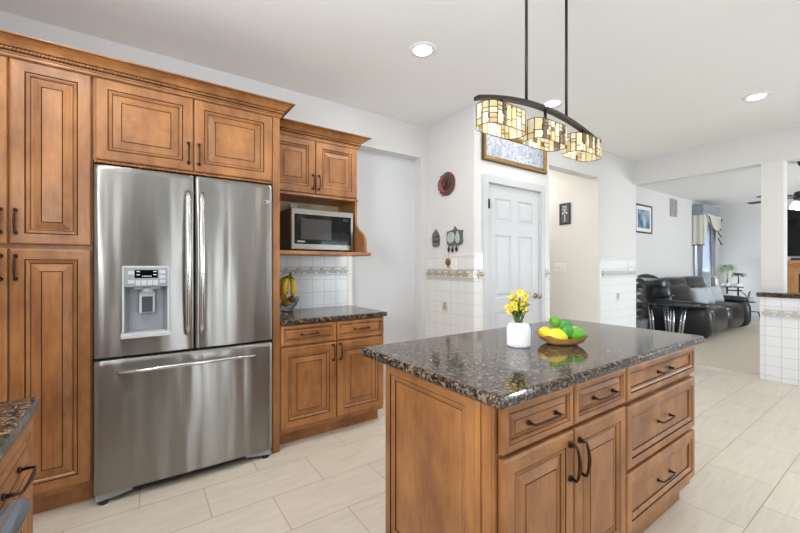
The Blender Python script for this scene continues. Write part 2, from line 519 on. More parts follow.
class MB:
    def __init__(self):
        self.bm = bmesh.new()
        self.uv = self.bm.loops.layers.uv.new('UVMap')
        self.done = self.bm.faces.layers.int.new('done')
        self.gr = self.bm.faces.layers.int.new('grain')

    def face(self, pts, mat=0, uvs=None, grain=2, smooth=False):
        vs = [self.bm.verts.new(p) for p in pts]
        f = self.bm.faces.new(vs)
        f.material_index = mat
        f.smooth = smooth
        f[self.gr] = grain
        if uvs:
            f[self.done] = 1
            for lp, u in zip(f.loops, uvs):
                lp[self.uv].uv = u
        return f

    def vf(self, verts, faces, mat=0, grain=2, smooth=False):
        vs = [self.bm.verts.new(v) for v in verts]
        for f in faces:
            try:
                q = self.bm.faces.new([vs[i] for i in f])
            except ValueError:
                continue
            q.material_index = mat
            q.smooth = smooth
            q[self.gr] = grain
        return vs

    def box(self, x0, x1, y0, y1, z0, z1, mat=0, grain=2, bev=0.0, seg=2):
        if bev > 0:
            t = bmesh.new()
            bmesh.ops.create_cube(t, size=1.0)
            for v in t.verts:
                v.co = V3(((x0 + x1) / 2 + v.co.x * (x1 - x0), (y0 + y1) / 2 + v.co.y * (y1 - y0), (z0 + z1) / 2 + v.co.z * (z1 - z0)))
            bmesh.ops.bevel(t, geom=list(t.edges), offset=bev, segments=seg, affect='EDGES', profile=0.5)
            t.verts.index_update()
            self.vf([v.co.copy() for v in t.verts], [[v.index for v in f.verts] for f in t.faces], mat, grain)
            t.free()
            return
        v = [(x0, y0, z0), (x1, y0, z0), (x1, y1, z0), (x0, y1, z0), (x0, y0, z1), (x1, y0, z1), (x1, y1, z1), (x0, y1, z1)]
        self.vf(v, [(0, 3, 2, 1), (4, 5, 6, 7), (0, 1, 5, 4), (1, 2, 6, 5), (2, 3, 7, 6), (3, 0, 4, 7)], mat, grain)

    def tube(self, pts, r, seg=8, mat=0, caps=True, flat=None):
        """round tube along points; r a number or a list; flat=(a,b) squashes"""
        pts = [V3(p) for p in pts]
        n = len(pts)
        rs = r if isinstance(r, (list, tuple)) else [r] * n
        rings = []
        up = None
        for i in range(n):
            d = (pts[min(i + 1, n - 1)] - pts[max(i - 1, 0)])
            d = d.normalized() if d.length > 1e-9 else V3((0, 0, 1))
            if up is None:
                up = V3((0, 0, 1)) if abs(d.z) < 0.9 else V3((1, 0, 0))
            a = d.cross(up)
            a = a.normalized() if a.length > 1e-6 else d.orthogonal().normalized()
            b = a.cross(d).normalized()
            up = b
            fa, fb = flat if flat else (1, 1)
            rings.append([self.bm.verts.new(pts[i] + (a * math.cos(2 * PI * k / seg) * fa + b * math.sin(2 * PI * k / seg) * fb) * rs[i]) for k in range(seg)])
        for i in range(n - 1):
            for k in range(seg):
                f = self.bm.faces.new((rings[i][k], rings[i + 1][k], rings[i + 1][(k + 1) % seg], rings[i][(k + 1) % seg]))
                f.material_index = mat
                f.smooth = True
        if caps:
            for rg in (rings[0], rings[-1]):
                try:
                    f = self.bm.faces.new(rg)
                    f.material_index = mat
                except ValueError:
                    pass

    def lathe(self, prof, c=(0, 0, 0), axis='z', seg=24, mat=0, smooth=True, mod=None):
        """prof: (radius, height) pairs; mod(angle) scales the radius"""
        rings = []
        for r, h in prof:
            ring = []
            for k in range(seg):
                a = 2 * PI * k / seg
                rr = r * (mod(a, h) if mod else 1)
                p = (rr * math.cos(a), rr * math.sin(a), h)
                if axis == 'x':
                    p = (h, p[0], p[1])
                elif axis == 'y':
                    p = (p[0], h, p[1])
                elif axis == '-y':
                    p = (p[0], -h, p[1])
                ring.append(self.bm.verts.new((p[0] + c[0], p[1] + c[1], p[2] + c[2])))
            rings.append(ring)
        for i in range(len(rings) - 1):
            for k in range(seg):
                f = self.bm.faces.new((rings[i][k], rings[i][(k + 1) % seg], rings[i + 1][(k + 1) % seg], rings[i + 1][k]))
                f.material_index = mat
                f.smooth = smooth
        for rg, (r, h) in ((rings[0], prof[0]), (rings[-1], prof[-1])):
            if r > 1e-5:
                f = self.bm.faces.new(rg)
                f.material_index = mat
        return rings

    def blob(self, c, s, e=1.0, rot=None, mat=0, nu=20, nv=12, fn=None):
        """superellipsoid: e=1 round, e<1 boxier; fn(unit dir) -> radius factor"""
        sg = lambda v, p: math.copysign(abs(v) ** p, v)
        M = rot if rot is not None else Matrix.Identity(3)
        top = bot = None
        rows = []
        for j in range(nv + 1):
            ph = -PI / 2 + PI * j / nv
            row = []
            for i in range(nu):
                th = 2 * PI * i / nu
                d = V3((sg(math.cos(ph), e) * sg(math.cos(th), e), sg(math.cos(ph), e) * sg(math.sin(th), e), sg(math.sin(ph), e)))
                k = fn(d) if fn else 1
                p = V3((d.x * s[0] * k, d.y * s[1] * k, d.z * s[2] * k))
                row.append(M @ p + V3(c))
            rows.append(row)
        idx, verts = [], []
        for j, row in enumerate(rows):
            if j in (0, nv):
                verts.append(sum(row, V3()) / nu)
                idx.append([len(verts) - 1] * nu)
            else:
                idx.append(list(range(len(verts), len(verts) + nu)))
                verts.extend(row)
        faces = []
        for j in range(nv):
            for i in range(nu):
                q = [idx[j][i], idx[j][(i + 1) % nu], idx[j + 1][(i + 1) % nu], idx[j + 1][i]]
                o = []
                for x in q:
                    if x not in o:
                        o.append(x)
                if len(o) > 2:
                    faces.append(o)
        self.vf(verts, faces, mat, smooth=True)

    def prism(self, outline, d, mat=0, grain=2, smooth=False):
        """polygon points extruded by vector d"""
        n = len(outline)
        a = [V3(p) for p in outline]
        b = [p + V3(d) for p in a]
        self.vf(a + b, [list(range(n))[::-1], list(range(n, 2 * n))] + [(i, (i + 1) % n, n + (i + 1) % n, n + i) for i in range(n)], mat, grain, smooth)

    def sweep(self, path, prof, mat=0, close_ends=True):
        """horizontal path of (x,y), profile of (out, z); out is to the right of the path's direction"""
        n = len(path)
        rings = []
        for i in range(n):
            p = V3((*path[i], 0))
            d0 = (p - V3((*path[i - 1], 0))).normalized() if i > 0 else None
            d1 = (V3((*path[i + 1], 0)) - p).normalized() if i < n - 1 else None
            nrm = lambda d: V3((d.y, -d.x, 0))
            if d0 is None:
                m = nrm(d1)
            elif d1 is None:
                m = nrm(d0)
            else:
                m = nrm(d0) + nrm(d1)
                m = m / (1 + nrm(d0).dot(nrm(d1)))
            rings.append([p + m * q[0] + V3((0, 0, q[1])) for q in prof])
        for i in range(n - 1):
            L = (V3((*path[i + 1], 0)) - V3((*path[i], 0))).length
            acc = 0
            for k in range(len(prof) - 1):
                w = math.hypot(prof[k + 1][0] - prof[k][0], prof[k + 1][1] - prof[k][1])
                mt = prof[k][2] if len(prof[k]) > 2 else mat
                self.face([rings[i][k], rings[i + 1][k], rings[i + 1][k + 1], rings[i][k + 1]], mt,
                          [(acc, 0), (acc, L), (acc + w, L), (acc + w, 0)])
                acc += w
        if close_ends:
            for rg in (rings[0], rings[-1]):
                self.face(rg, mat)

    def build(self, name, mats, parent=None, origin=None, weld=0.0, smooth_angle=None, normals=True):
        bm = self.bm
        if weld:
            bmesh.ops.remove_doubles(bm, verts=bm.verts, dist=weld)
        if normals:
            bmesh.ops.recalc_face_normals(bm, faces=bm.faces)
        bm.normal_update()
        for f in bm.faces:
            if f[self.done]:
                continue
            nx, ny, nz = (abs(c) for c in f.normal)
            g = f[self.gr]
            ax = 0 if nx >= ny and nx >= nz else (1 if ny >= nz else 2)
            oth = [a for a in (0, 1, 2) if a != ax]
            if g in oth:
                va = g
                ua = [a for a in oth if a != g][0]
            else:
                ua, va = oth
            for lp in f.loops:
                lp[self.uv].uv = (lp.vert.co[ua], lp.vert.co[va])
        if parent is not None:
            o0 = ORIGIN[parent.name]
        elif origin is not None:
            o0 = V3(origin)
        else:
            o0 = V3((0, 0, 0))
        bmesh.ops.translate(bm, verts=bm.verts, vec=-o0)
        me = bpy.data.meshes.new(name)
        bm.to_mesh(me)
        bm.free()
        for m in (mats if isinstance(mats, (list, tuple)) else [mats]):
            me.materials.append(m)
        o = bpy.data.objects.new(name, me)
        COL.objects.link(o)
        if parent is not None:
            o.parent = parent
        else:
            o.location = o0
        ORIGIN[o.name] = o0
        return o


def tag(o, label, cat, group=None, kind=None):
    o['label'] = label
    o['category'] = cat
    if group:
        o['group'] = group
    if kind:
        o['kind'] = kind
    return o


def thing(name, label, cat, loc, group=None):
    o = bpy.data.objects.new(name, None)
    o.empty_display_size = 0.05
    o.location = loc
    COL.objects.link(o)
    ORIGIN[o.name] = V3(loc)
    return tag(o, label, cat, group)


def copy_tree(o, parent=None):
    c = o.copy()
    COL.objects.link(c)
    ORIGIN[c.name] = ORIGIN.get(o.name, V3())
    if parent is not None:
        c.parent = parent
    for ch in o.children:
        copy_tree(ch, c)
    return c


def struct(name, mb, mats, parent=None):
    o = mb.build(name, mats, parent)
    if parent is None:
        o['kind'] = 'structure'
    return o


# ------------------------------------------------------------------ cabinet joinery
def ring_panel(mb, o, U, Vv, N, w, h, prof, last_mat=0):
    """nested rectangles: prof = (inset, height, material of the strip that follows)"""
    o, U, Vv, N = V3(o), V3(U), V3(Vv), V3(N)
    P = lambda a, b, c: o + U * a + Vv * b + N * c
    for i in range(len(prof) - 1):
        a0, h0, m0 = prof[i]
        a1, h1, _ = prof[i + 1]
        q0 = [(a0, a0), (w - a0, a0), (w - a0, h - a0), (a0, h - a0)]
        q1 = [(a1, a1), (w - a1, a1), (w - a1, h - a1), (a1, h - a1)]
        for k in range(4):
            k2 = (k + 1) % 4
            pts = [(*q0[k], h0), (*q0[k2], h0), (*q1[k2], h1), (*q1[k], h1)]
            horiz = k in (0, 2)
            uvs = [((p[1], p[0]) if horiz else (p[0], p[1])) for p in pts]
            ofs = random.random() * 3
            mb.face([P(*p) for p in pts], m0, [(u[0] + ofs, u[1]) for u in uvs])
    a, hh, _ = prof[-1]
    pts = [(a, a, hh), (w - a, a, hh), (w - a, h - a, hh), (a, h - a, hh)]
    g = h >= w
    ofs = random.random() * 3
    mb.face([P(*p) for p in pts], last_mat, [((p[0] + ofs, p[1]) if g else (p[1] + ofs, p[0])) for p in pts])


def raised_profile(k=1.0, t=0.02):
    r = [(0, 0, 0), (0, t - .006, 0), (.003, t - .002, 0), (.008, t, 0), (.052, t - .001, 1), (.0535, t - .005, 1), (.0555, t - .005, 0),
         (.058, t - .001, 0), (.064, t - .003, 0), (.071, t - .0095, 1), (.074, t - .011, 0), (.079, t - .011, 0),
         (.110, t - .0025, 1), (.1118, t - .0045, 1), (.1138, t - .002, 0)]
    return [(a * k if i > 3 else a, b, c) for i, (a, b, c) in enumerate(r)]


def flat_profile(k=1.0, t=0.02):
    r = [(0, 0, 0), (0, t - .006, 0), (.003, t - .002, 0), (.008, t, 0), (.040, t, 1), (.0415, t - .004, 1), (.044, t - .004, 0),
         (.047, t - .001, 0), (.056, t - .004, 0), (.063, t - .010, 1), (.067, t - .013, 0)]
    return [(a * k if i > 3 else a, b, c) for i, (a, b, c) in enumerate(r)]


def front(name, parent, o, U, N, w, h, kind='raised', k=None, t=0.02):
    mb = MB()
    if k is None:
        k = 1.0 if min(w, h) > 0.26 else max(0.42, min(w, h) / 0.30)
    pr = raised_profile(k, t) if kind == 'raised' else flat_profile(k, t)
    ring_panel(mb, o, U, (0, 0, 1), N, w, h, pr)
    return mb.build(name, [WOOD, GLAZE], parent)


def pull(parent, c, axis, N, L=0.11, out=0.03, r=0.005, mat=None):
    bow = 0.28 if abs(axis[2]) > .5 else 0.10
    if bow < .2:
        r, out = r * .86, out * .92
    """bowed bar pull"""
    c, A, N = V3(c), V3(axis), V3(N)
    mb = MB()
    pts = [c - A * L / 2]
    for i in range(13):
        s = -1 + 2 * i / 12
        pts.append(c + A * (s * L / 2) + N * (out * (1 - bow + bow * (1 - s * s))))
    pts.append(c + A * L / 2)
    rs = [r * 1.2] + [r * (0.8 + 0.35 * (1 - abs(-1 + 2 * i / 12))) for i in range(13)] + [r * 1.5]
    mb.tube(pts, rs, 8)
    for s in (-1, 1):
        q = c + A * (s * L / 2)
        mb.tube([q, q + N * 0.005], r * 2.0, 10)
    return mb.build('handle', mat or BRONZE, parent)


def rope(mb, p0, p1, r=0.006, pitch=0.014):
    p0, p1 = V3(p0), V3(p1)
    d = p1 - p0
    n = max(2, int(d.length / pitch))
    dn = d.normalized()
    q = V3((0, 0, 1)).rotation_difference(dn)
    tilt = Matrix.Rotation(0.65, 3, dn.cross(V3((0, 0, 1))) if abs(dn.z) < 0.9 else V3((1, 0, 0)))
    R = tilt @ q.to_matrix()
    for i in range(n):
        c = p0 + d * ((i + 0.5) / n)
        mb.blob(c, (r, r, pitch * 0.72), 1.0, R, 0, 6, 4)


def crown_profile(z0, z1, out):
    h = z1 - z0
    return [(0, z0, 0), (.004, z0, 0), (.008, z0 + .06 * h, 0), (.008, z0 + .16 * h, 1), (.010, z0 + .18 * h, 0), (.014, z0 + .26 * h, 1), (.014, z0 + .30 * h, 1),
            (.014, z0 + .48 * h, 1), (.020, z0 + .50 * h, 0), (.026, z0 + .53 * h, 0), (.030, z0 + .60 * h, 0), (.038, z0 + .70 * h, 0), (.052, z0 + .82 * h, 0),
            (out - .010, z0 + .90 * h, 1), (out - .006, z0 + .91 * h, 0), (out, z0 + .94 * h, 0), (out, z1, 0), (0, z1, 0)]


# ------------------------------------------------------------------ room shell
CE = 2.74
XW, XC = -3.13, -2.44          # left wall, closet wall
YM, YH = 2.54, 5.78            # nook wall, header
mb = MB(); mb.box(-3.30, 2.75, -1.0, 5.80, -0.1, 0.0); mb.box(-4.6, -3.30, 3.6, 4.9, -0.1, 0.0)
struct('floor', mb, FLOOR)
mb = MB(); mb.box(-3.30, 2.75, 5.80, 11.8, -0.1, 0.004)
struct('floor_carpet', mb, CARPET)
mb = MB(); mb.box(-4.7, 2.85, -1.0, 11.8, CE, CE + 0.1)
struct('ceiling', mb, CEIL)
# left wall with the shallow niche
mb = MB()
mb.box(-3.25, XW, -0.87, 1.64, 0, CE)
mb.box(-3.25, XW, 1.64, 2.457, 2.40, CE)
mb.box(-3.25, XW, 2.457, 2.66, 0, CE)
struct('wall_left', mb, WALL)
mb = MB(); mb.box(-3.36, -3.245, 1.60, 2.50, 0, 2.44)
struct('wall_niche', mb, WALL_N)
mb = MB(); mb.box(XW, -2.56, YM, 2.66, 0, CE)
struct('wall_nook', mb, WALL)
mb = MB()
mb.box(-2.56, XC, YM, 2.725, 0, CE)
mb.box(-2.56, XC, 2.725, 3.558, 2.045, CE)
mb.box(-2.56, XC, 3.558, 3.72, 0, CE)
mb.box(-2.56, XC, 3.72, 4.775, 2.372, CE)
mb.box(-4.6, -2.56, 3.60, 3.72, 0, CE)
struct('wall_closet', mb, WALL)
mb = MB(); mb.box(-4.6, XC, 4.775, 5.815, 0, CE)
w_ = struct('wall_hall', mb, [WALL, WALL_H])
for p_ in w_.data.polygons:      # the hall side is painted a warmer white
    if p_.normal.y < -0.9:
        p_.material_index = 1
mb = MB(); mb.box(-4.7, -4.6, 3.6, 5.8, 0, CE)
struct('wall_hall_end', mb, WALL_H)
mb = MB()
mb.box(XC, 2.6, YH, 5.92, 2.405, CE)
mb.box(-4.6, XC, 5.815, 5.83, 0.0, CE)
struct('wall_header', mb, WALL)
# right wall: openings for the glazed door and the slider
mb = MB()
for (a, b) in ((0.50, 0.85), (1.31, 3.4), (5.0, 8.0), (10.2, 11.8)):
    mb.box(2.6, 2.75, a, b, 0, CE)
mb.box(2.6, 2.75, 0.85, 1.31, 2.10, CE); mb.box(2.6, 2.75, 0.85, 1.31, 0, 0.24)
mb.box(2.6, 2.75, 3.4, 5.0, 2.10, CE)
mb.box(2.6, 2.75, 8.0, 10.2, 2.3, CE); mb.box(2.6, 2.75, 8.0, 10.2, 0, 0.5)
struct('wall_right', mb, WALL)
mb = MB(); mb.box(2.6, 2.75, -1.0, 0.50, 0, CE)
struct('wall_right_rear', mb, REFLECT_D)  # out of view, darkened for what the refrigerator doors reflect
mb = MB()
mb.box(-3.25, -1.06, -1.0, -0.87, 0, CE); mb.box(0.10, 2.75, -1.0, -0.87, 0, CE)
mb.box(-1.06, 0.10, -1.0, -0.87, 0, 1.12); mb.box(-1.06, 0.10, -1.0, -0.87, 2.12, CE)
struct('wall_rear', mb, WALL)


def window(name, x, y0, y1, z0, z1, fm, bars=1):
    mb = MB()
    t = 0.05
    mb.box(x, x + 0.07, y0, y0 + t, z0, z1); mb.box(x, x + 0.07, y1 - t, y1, z0, z1)
    mb.box(x, x + 0.07, y0, y1, z0, z0 + t); mb.box(x, x + 0.07, y0, y1, z1 - t, z1)
    for k in range(1, bars + 1):
        yc = y0 + (y1 - y0) * k / (bars + 1)
        mb.box(x, x + 0.07, yc - 0.03, yc + 0.03, z0, z1)
    w = struct(name, mb, fm)
    mb = MB(); mb.box(x + 0.03, x + 0.036, y0, y1, z0, z1)
    mb.build('window_glass', WPANE, w)
    return w


window('window_1', 2.62, 0.85, 1.31, 0.24, 2.10, TRIM, 0)
window('window_2', 2.62, 3.4, 5.0, 0.0, 2.10, TRIM, 1)
window('window_3', 2.62, 8.0, 10.2, 0.5, 2.3, TRIM, 2)
mb = MB()
for y in (0.62, 1.60, 1.93):
    mb.box(2.57, 2.6, y, y + 0.09, 0, 2.2)
struct('trim_1', mb, BEIGE)
# living room walls
mb = MB()
XL = -3.15
mb.box(-3.30, XL, 5.83, 10.50, 0, CE); mb.box(-3.30, XL, 11.28, 11.8, 0, CE)
mb.box(-3.30, XL, 10.50, 11.28, 2.3, CE); mb.box(-3.30, XL, 10.50, 11.28, 0, 0.25)
struct('wall_living_left', mb, WALL_L)
mb = MB(); mb.box(-3.30, 2.75, 11.6, 11.8, 0, CE)
struct('wall_living_far', mb, WALL_L)
mb = MB(); mb.box(XL, 2.6, 11.585, 11.6, 0.004, 0.10); mb.box(XL, XL + 0.015, 5.84, 11.585, 0.004, 0.10)
struct('baseboard_living', mb, TRIM)
w = MB()
t = 0.05
w.box(-3.24, -3.17, 10.50, 10.55, 0.25, 2.3); w.box(-3.24, -3.17, 11.23, 11.28, 0.25, 2.3)
w.box(-3.24, -3.17, 10.55, 11.23, 0.25, 0.30); w.box(-3.24, -3.17, 10.55, 11.23, 2.25, 2.3); w.box(-3.24, -3.17, 10.55, 11.23, 1.25, 1.29)
wo = struct('window_4', w, TRIM)
mb = MB(); mb.box(-3.21, -3.204, 10.55, 11.23, 0.3, 2.25); mb.build('window_glass', WPANE, wo)

# tiled half wall with granite cap, column on it
mb = MB(); mb.box(-1.09, 2.6, 5.635, 5.90, 0, 0.904)
struct('wall_half', mb, WALL)
mb = MB(); mb.box(-1.098, 2.6, 5.622, 5.6345, 0.0, 0.903)
mb.box(-1.098, -1.0905, 5.6345, 5.90, 0.0, 0.903)
t_ = tile_mat('half_wall_tile', (236, 238, 242), (206, 206, 206), 0.1275, 0.1085, 0.0028, 0.14, 0.0, 1.0565 + 0.1275 * 10, 0.059, rough_bump=0.25, tone=0.01)
struct('trim_2', mb, t_)
mb = MB(); mb.box(-1.125, 2.595, 5.595, 5.935, 0.905, 0.955, bev=0.012)
tag(mb.build('granite_ledge', GRANITE, origin=(0.7, 5.76, 0.905)), 'dark granite ledge capping the white tiled half wall', 'ledge')
mb = MB(); mb.box(-1.112, -0.932, 5.74, 5.92, 0.955, 2.405)
struct('wall_column', mb, WALL)


def border(name, boxes, origin=None):
    mb = MB()
    for b in boxes:
        mb.box(*b)
    return struct(name, mb, BORDER)


def strip_y(x0, x1, y, z0, z1, n=+1):
    """relief border on a wall facing -y: flat field, two lips and fruit bumps"""
    mb = MB()
    mb.box(x0, x1, y - 0.010, y, z0, z1, 0)
    mb.box(x0, x1, y - 0.014, y, z0, z0 + 0.010, 1); mb.box(x0, x1, y - 0.014, y, z1 - 0.010, z1, 1)
    x = x0 + 0.03
    while x < x1 - 0.02:
        for dx, dz, r in ((0, 0, .019), (.026, -.006, .015), (-.026, -.007, .014), (.010, .015, .012), (-.012, .014, .011), (.044, .004, .009), (-.042, .003, .009)):
            mb.blob((x + dx, y - 0.010, (z0 + z1) / 2 + dz * 1.3), (r * 1.1, 0.006, r * 1.25), 1, None, 2, 8, 6)
        x += 0.105
    return mb


def strip_x(y0, y1, x, z0, z1):
    mb = MB()
    mb.box(x, x + 0.010, y0, y1, z0, z1, 0)
    mb.box(x, x + 0.014, y0, y1, z0, z0 + 0.010, 1); mb.box(x, x + 0.014, y0, y1, z1 - 0.010, z1, 1)
    y = y0 + 0.03
    while y < y1 - 0.02:
        for dy, dz, r in ((0, 0, .019), (.026, -.006, .015), (-.026, -.007, .014), (.010, .015, .012), (-.012, .014, .011), (.044, .004, .009), (-.042, .003, .009)):
            mb.blob((x + 0.010, y + dy, (z0 + z1) / 2 + dz * 1.2), (0.006, r, r * 1.1), 1, None, 2, 8, 6)
        y += 0.105
    return mb


MOTIF = plain('grey_brown_relief', (172, 159, 138), 0.35, var=0.25, vscale=40)
LIP = plain('taupe_tile_lip', (190, 182, 170), 0.3)
CREAMT = plain('cream_border_tile', (216, 211, 200), 0.25)
BM_ = [CREAMT, LIP, MOTIF]
PALEM = [plain('white_border_tile', (226, 226, 226), 0.25), plain('grey_tile_lip', (202, 202, 204), 0.3), plain('grey_relief', (196, 191, 185), 0.35, var=0.15, vscale=40)]
struct('trim_3', strip_y(-1.065, 2.6, 5.622, 0.695, 0.772), PALEM)
# nook wall wainscot, closet wall strips, pier wainscot
mb = MB()
mb.box(XW + 0.001, XC + 0.010, YM - 0.010, YM, 0.0, 1.335)
mb.box(XC, XC + 0.010, YM, 2.655, 0.0, 1.335)
mb.box(XC, XC + 0.010, 3.632, 3.715, 0.0, 1.335)
struct('trim_4', mb, WTILE)
mb = MB(); mb.box(XW + 0.001, XC + 0.013, YM - 0.013, YM, 1.335, 1.362, bev=0.004); mb.box(XC, XC + 0.013, YM, 2.655, 1.335, 1.362, bev=0.004)
mb.box(XC, XC + 0.013, 3.632, 3.715, 1.335, 1.362, bev=0.004)
mb.box(XC, XC + 0.012, 4.80, 5.81, 1.335, 1.352, bev=0.004)
struct('trim_5', mb, plain('white_cap_tile', (226, 225, 221), 0.2))
struct('trim_6', strip_y(-3.10, XC + 0.008, YM - 0.010, 1.122, 1.208), BM_)
struct('trim_7', strip_x(2.58, 2.65, XC + 0.010, 1.122, 1.208), BM_)
struct('trim_8', strip_x(3.636, 3.712, XC + 0.010, 1.122, 1.208), PALEM)
mb = MB(); mb.box(XC, XC + 0.010, 4.80, 5.81, 0.0, 1.335)
struct('trim_9', mb, tile_mat('pier_tile', (234, 236, 238), (218, 218, 218), 0.110, 0.110, 0.0022, 0.14, rough_bump=0.2, tone=0.006))
struct('trim_10', strip_x(4.86, 5.80, XC + 0.010, 1.118, 1.182), PALEM)


def accent(name, c, N, lab):
    """single picture tile: raised plate with a small fruit motif"""
    mb = MB()
    x, y, z = c
    if N == '-y':
        mb.box(x - .045, x + .045, y - .004, y, z - .05, z + .05, 0)
        for dx, dz, r in ((0, .012, .02), (.016, -.012, .016), (-.014, -.016, .015)):
            mb.blob((x + dx, y - .004, z + dz), (r, .006, r), 1, None, 1, 10, 6)
        mb.blob((x + .004, y - .004, z + .036), (.018, .005, .006), 1, None, 2, 8, 6)
    else:
        mb.box(x, x + .004, y - .05, y + .05, z - .05, z + .05, 0)
        mb.blob((x + .004, y, z), (.006, .02, .026), 1, None, 1, 10, 6)
        mb.blob((x + .004, y + .012, z + .030), (.005, .018, .007), 1, None, 2, 8, 6)
    return tag(mb.build(name, [CREAMT, MOTIF, PEWTER], origin=c), lab, 'tile')


accent('accent_tile', (-2.83, YM - 0.010, 0.835), '-y', 'small cream picture tile with brown fruit motif on the nook wainscot')
accent('accent_tile', (XC + 0.010, 5.27, 0.835), 'x', 'small white picture tile with grey motif on wainscot beside living room opening')

# six panel door with casing
d_ = MB()
YD0, YD1, ZD = 2.73, 3.553, 2.04
d_.box(-2.50, -2.462, YD0, YD1, 0.01, ZD)
door = struct('door_1', d_, TRIM)
wd = YD1 - YD0
cw = (wd - 0.115 * 2 - 0.105) / 2
dpr = [(0, .0005, 0), (.010, -.009, 0), (.022, -.009, 0), (.042, -.001, 0)]
mb = MB()
zz = [(0.20, 0.79), (0.93, 1.55), (1.68, 1.91)]
holes = []
for c0 in (YD0 + 0.115, YD0 + 0.115 + cw + 0.105):
    for z0, z1 in zz:
        holes.append((c0, c0 + cw, z0, z1))
ys = sorted({YD0, YD1, *[h[0] for h in holes], *[h[1] for h in holes]})
zs = sorted({0.01, ZD, *[h[2] for h in holes], *[h[3] for h in holes]})
for i in range(len(ys) - 1):
    for j in range(len(zs) - 1):
        if any(abs(h[0] - ys[i]) < 1e-6 and abs(h[2] - zs[j]) < 1e-6 for h in holes):
            continue
        mb.face([(-2.452, ys[i], zs[j]), (-2.452, ys[i + 1], zs[j]), (-2.452, ys[i + 1], zs[j + 1]), (-2.452, ys[i], zs[j + 1])])
for (a, b, z0, z1) in holes:
    ring_panel(mb, (-2.452, a, z0), (0, 1, 0), (0, 0, 1), (1, 0, 0), b - a, z1 - z0, dpr)
for q in ([YD0, 0.01], [YD1, 0.01]):
    mb.face([(-2.462, q[0], 0.01), (-2.452, q[0], 0.01), (-2.452, q[0], ZD), (-2.462, q[0], ZD)])
mb.face([(-2.462, YD0, ZD), (-2.452, YD0, ZD), (-2.452, YD1, ZD), (-2.462, YD1, ZD)])
mb.build('door_panel', TRIM, door)
mb = MB()
mb.lathe([(.030, 0), (.030, .006), (.012, .010), (.011, .030), (.026, .040), (.030, .052), (.024, .064), (.0, .068)], (-2.452, 3.482, 0.925), 'x', 20)
mb.build('door_knob', BRASSD, door)
for z in (1.84, 0.22):
    mb = MB(); mb.tube([(-2.418, YD0 - 0.006, z - .045), (-2.418, YD0 - 0.006, z + .045)], 0.008, 8); mb.box(-2.4235, -2.416, YD0 - .014, YD0 + 0.004, z - .045, z + .045)
    mb.build('hinge', IRON, door)
mb = MB()
cp = [(0, 0, 0), (0, 0.018, 0)]
for (a, b) in ((2.655, 2.725), (3.560, 3.630)):
    mb.box(XC, XC + 0.016, a, b, 0, 2.048)
mb.box(XC, XC + 0.016, 2.655, 3.630, 2.048, 2.118)
struct('trim_11', mb, TRIM)
# backsplash
mb = MB(); mb.box(XW, XW + 0.009, 0.766, 1.585, 0.86, 1.345)
BT = mb.build('trim_12', BTILE); BT['kind'] = 'structure'
mb = MB(); mb.box(XW, XW + 0.010, 1.586, 1.625, 0.86, 1.345, bev=0.003)
struct('trim_13', mb, tile_mat('bullnose_tile', (232, 230, 220), (206, 204, 196), 0.12, 0.1525, 0.0026, 0.12, oy=0.05, rough_bump=0.5))
struct('trim_14', strip_x(0.77, 1.585, XW + 0.009, 1.163, 1.237), PALEM)

# ------------------------------------------------------------------ pantry cabinet
FX = -2.52          # carcass face; door fronts 2 cm ahead
N_ = (1, 0, 0)
U_ = (0, 1, 0)
p = thing('pantry_cabinet', 'tall stained maple pantry cabinet with four raised-panel doors left of the refrigerator', 'cabinet', (-2.82, -0.51, 0))
mb = MB(); mb.box(XW + .002, FX, -0.86, -0.205, 0.10, 2.240); mb.box(XW + .002, -2.575, -0.86, -0.205, 0.0, 0.10, grain=1)
mb.build('body', WOOD, p)
for (y, w) in ((-0.81, 0.294), (-0.510, 0.300)):
    for (z0, z1, hz) in ((1.347, 2.232, 1.455), (0.125, 1.327, 1.236)):
        d = front('door', p, (FX, y, z0), U_, N_, w, z1 - z0)
        hy = y + 0.022 if y > -0.6 else y + w - 0.022
        pull(d, (-2.50, hy, hz), (0, 0, 1), N_, 0.11)

# refrigerator cabinet with side panel
p = thing('refrigerator_cabinet', 'stained maple two-door cabinet and side panel built over the refrigerator', 'cabinet', (-2.82, 0.28, 0))
mb = MB(); mb.box(XW + .002, FX, -0.203, 0.718, 1.80, 2.240)
mb.build('body', WOOD, p)
mb = MB(); mb.box(XW + .002, -2.502, 0.718, 0.764, 0.0, 2.240)
mb.build('side_panel', WOOD, p)
for (y, w, hy) in ((-0.195, 0.450, 0.231), (0.262, 0.452, 0.286)):
    d = front('door', p, (FX, y, 1.803), U_, N_, w, 0.428)
    pull(d, (-2.50, hy, 1.905), (0, 0, 1), N_, 0.115)
mb = MB(); rope(mb, (-2.512, -0.2, 1.793), (-2.512, 0.715, 1.793), 0.007)
mb.build('rope_trim', WOOD, p)

p = thing('crown_molding', 'stained crown molding with rope bead above pantry and refrigerator cabinets', 'molding', (-2.8, 0, 2.24))
mb = MB()
mb.sweep([(-2.50, -0.86), (-2.50, 0.766), (XW + .003, 0.766)], crown_profile(2.232, 2.318, 0.078))
mb.build('molding', [WOOD, GLAZE], p)
mb = MB(); rope(mb, (-2.482, -0.86, 2.266), (-2.482, 0.784, 2.266), 0.0072); rope(mb, (-2.49, 0.784, 2.266), (-3.12, 0.784, 2.266), 0.0072)
mb.build('rope_trim', WOOD, p)

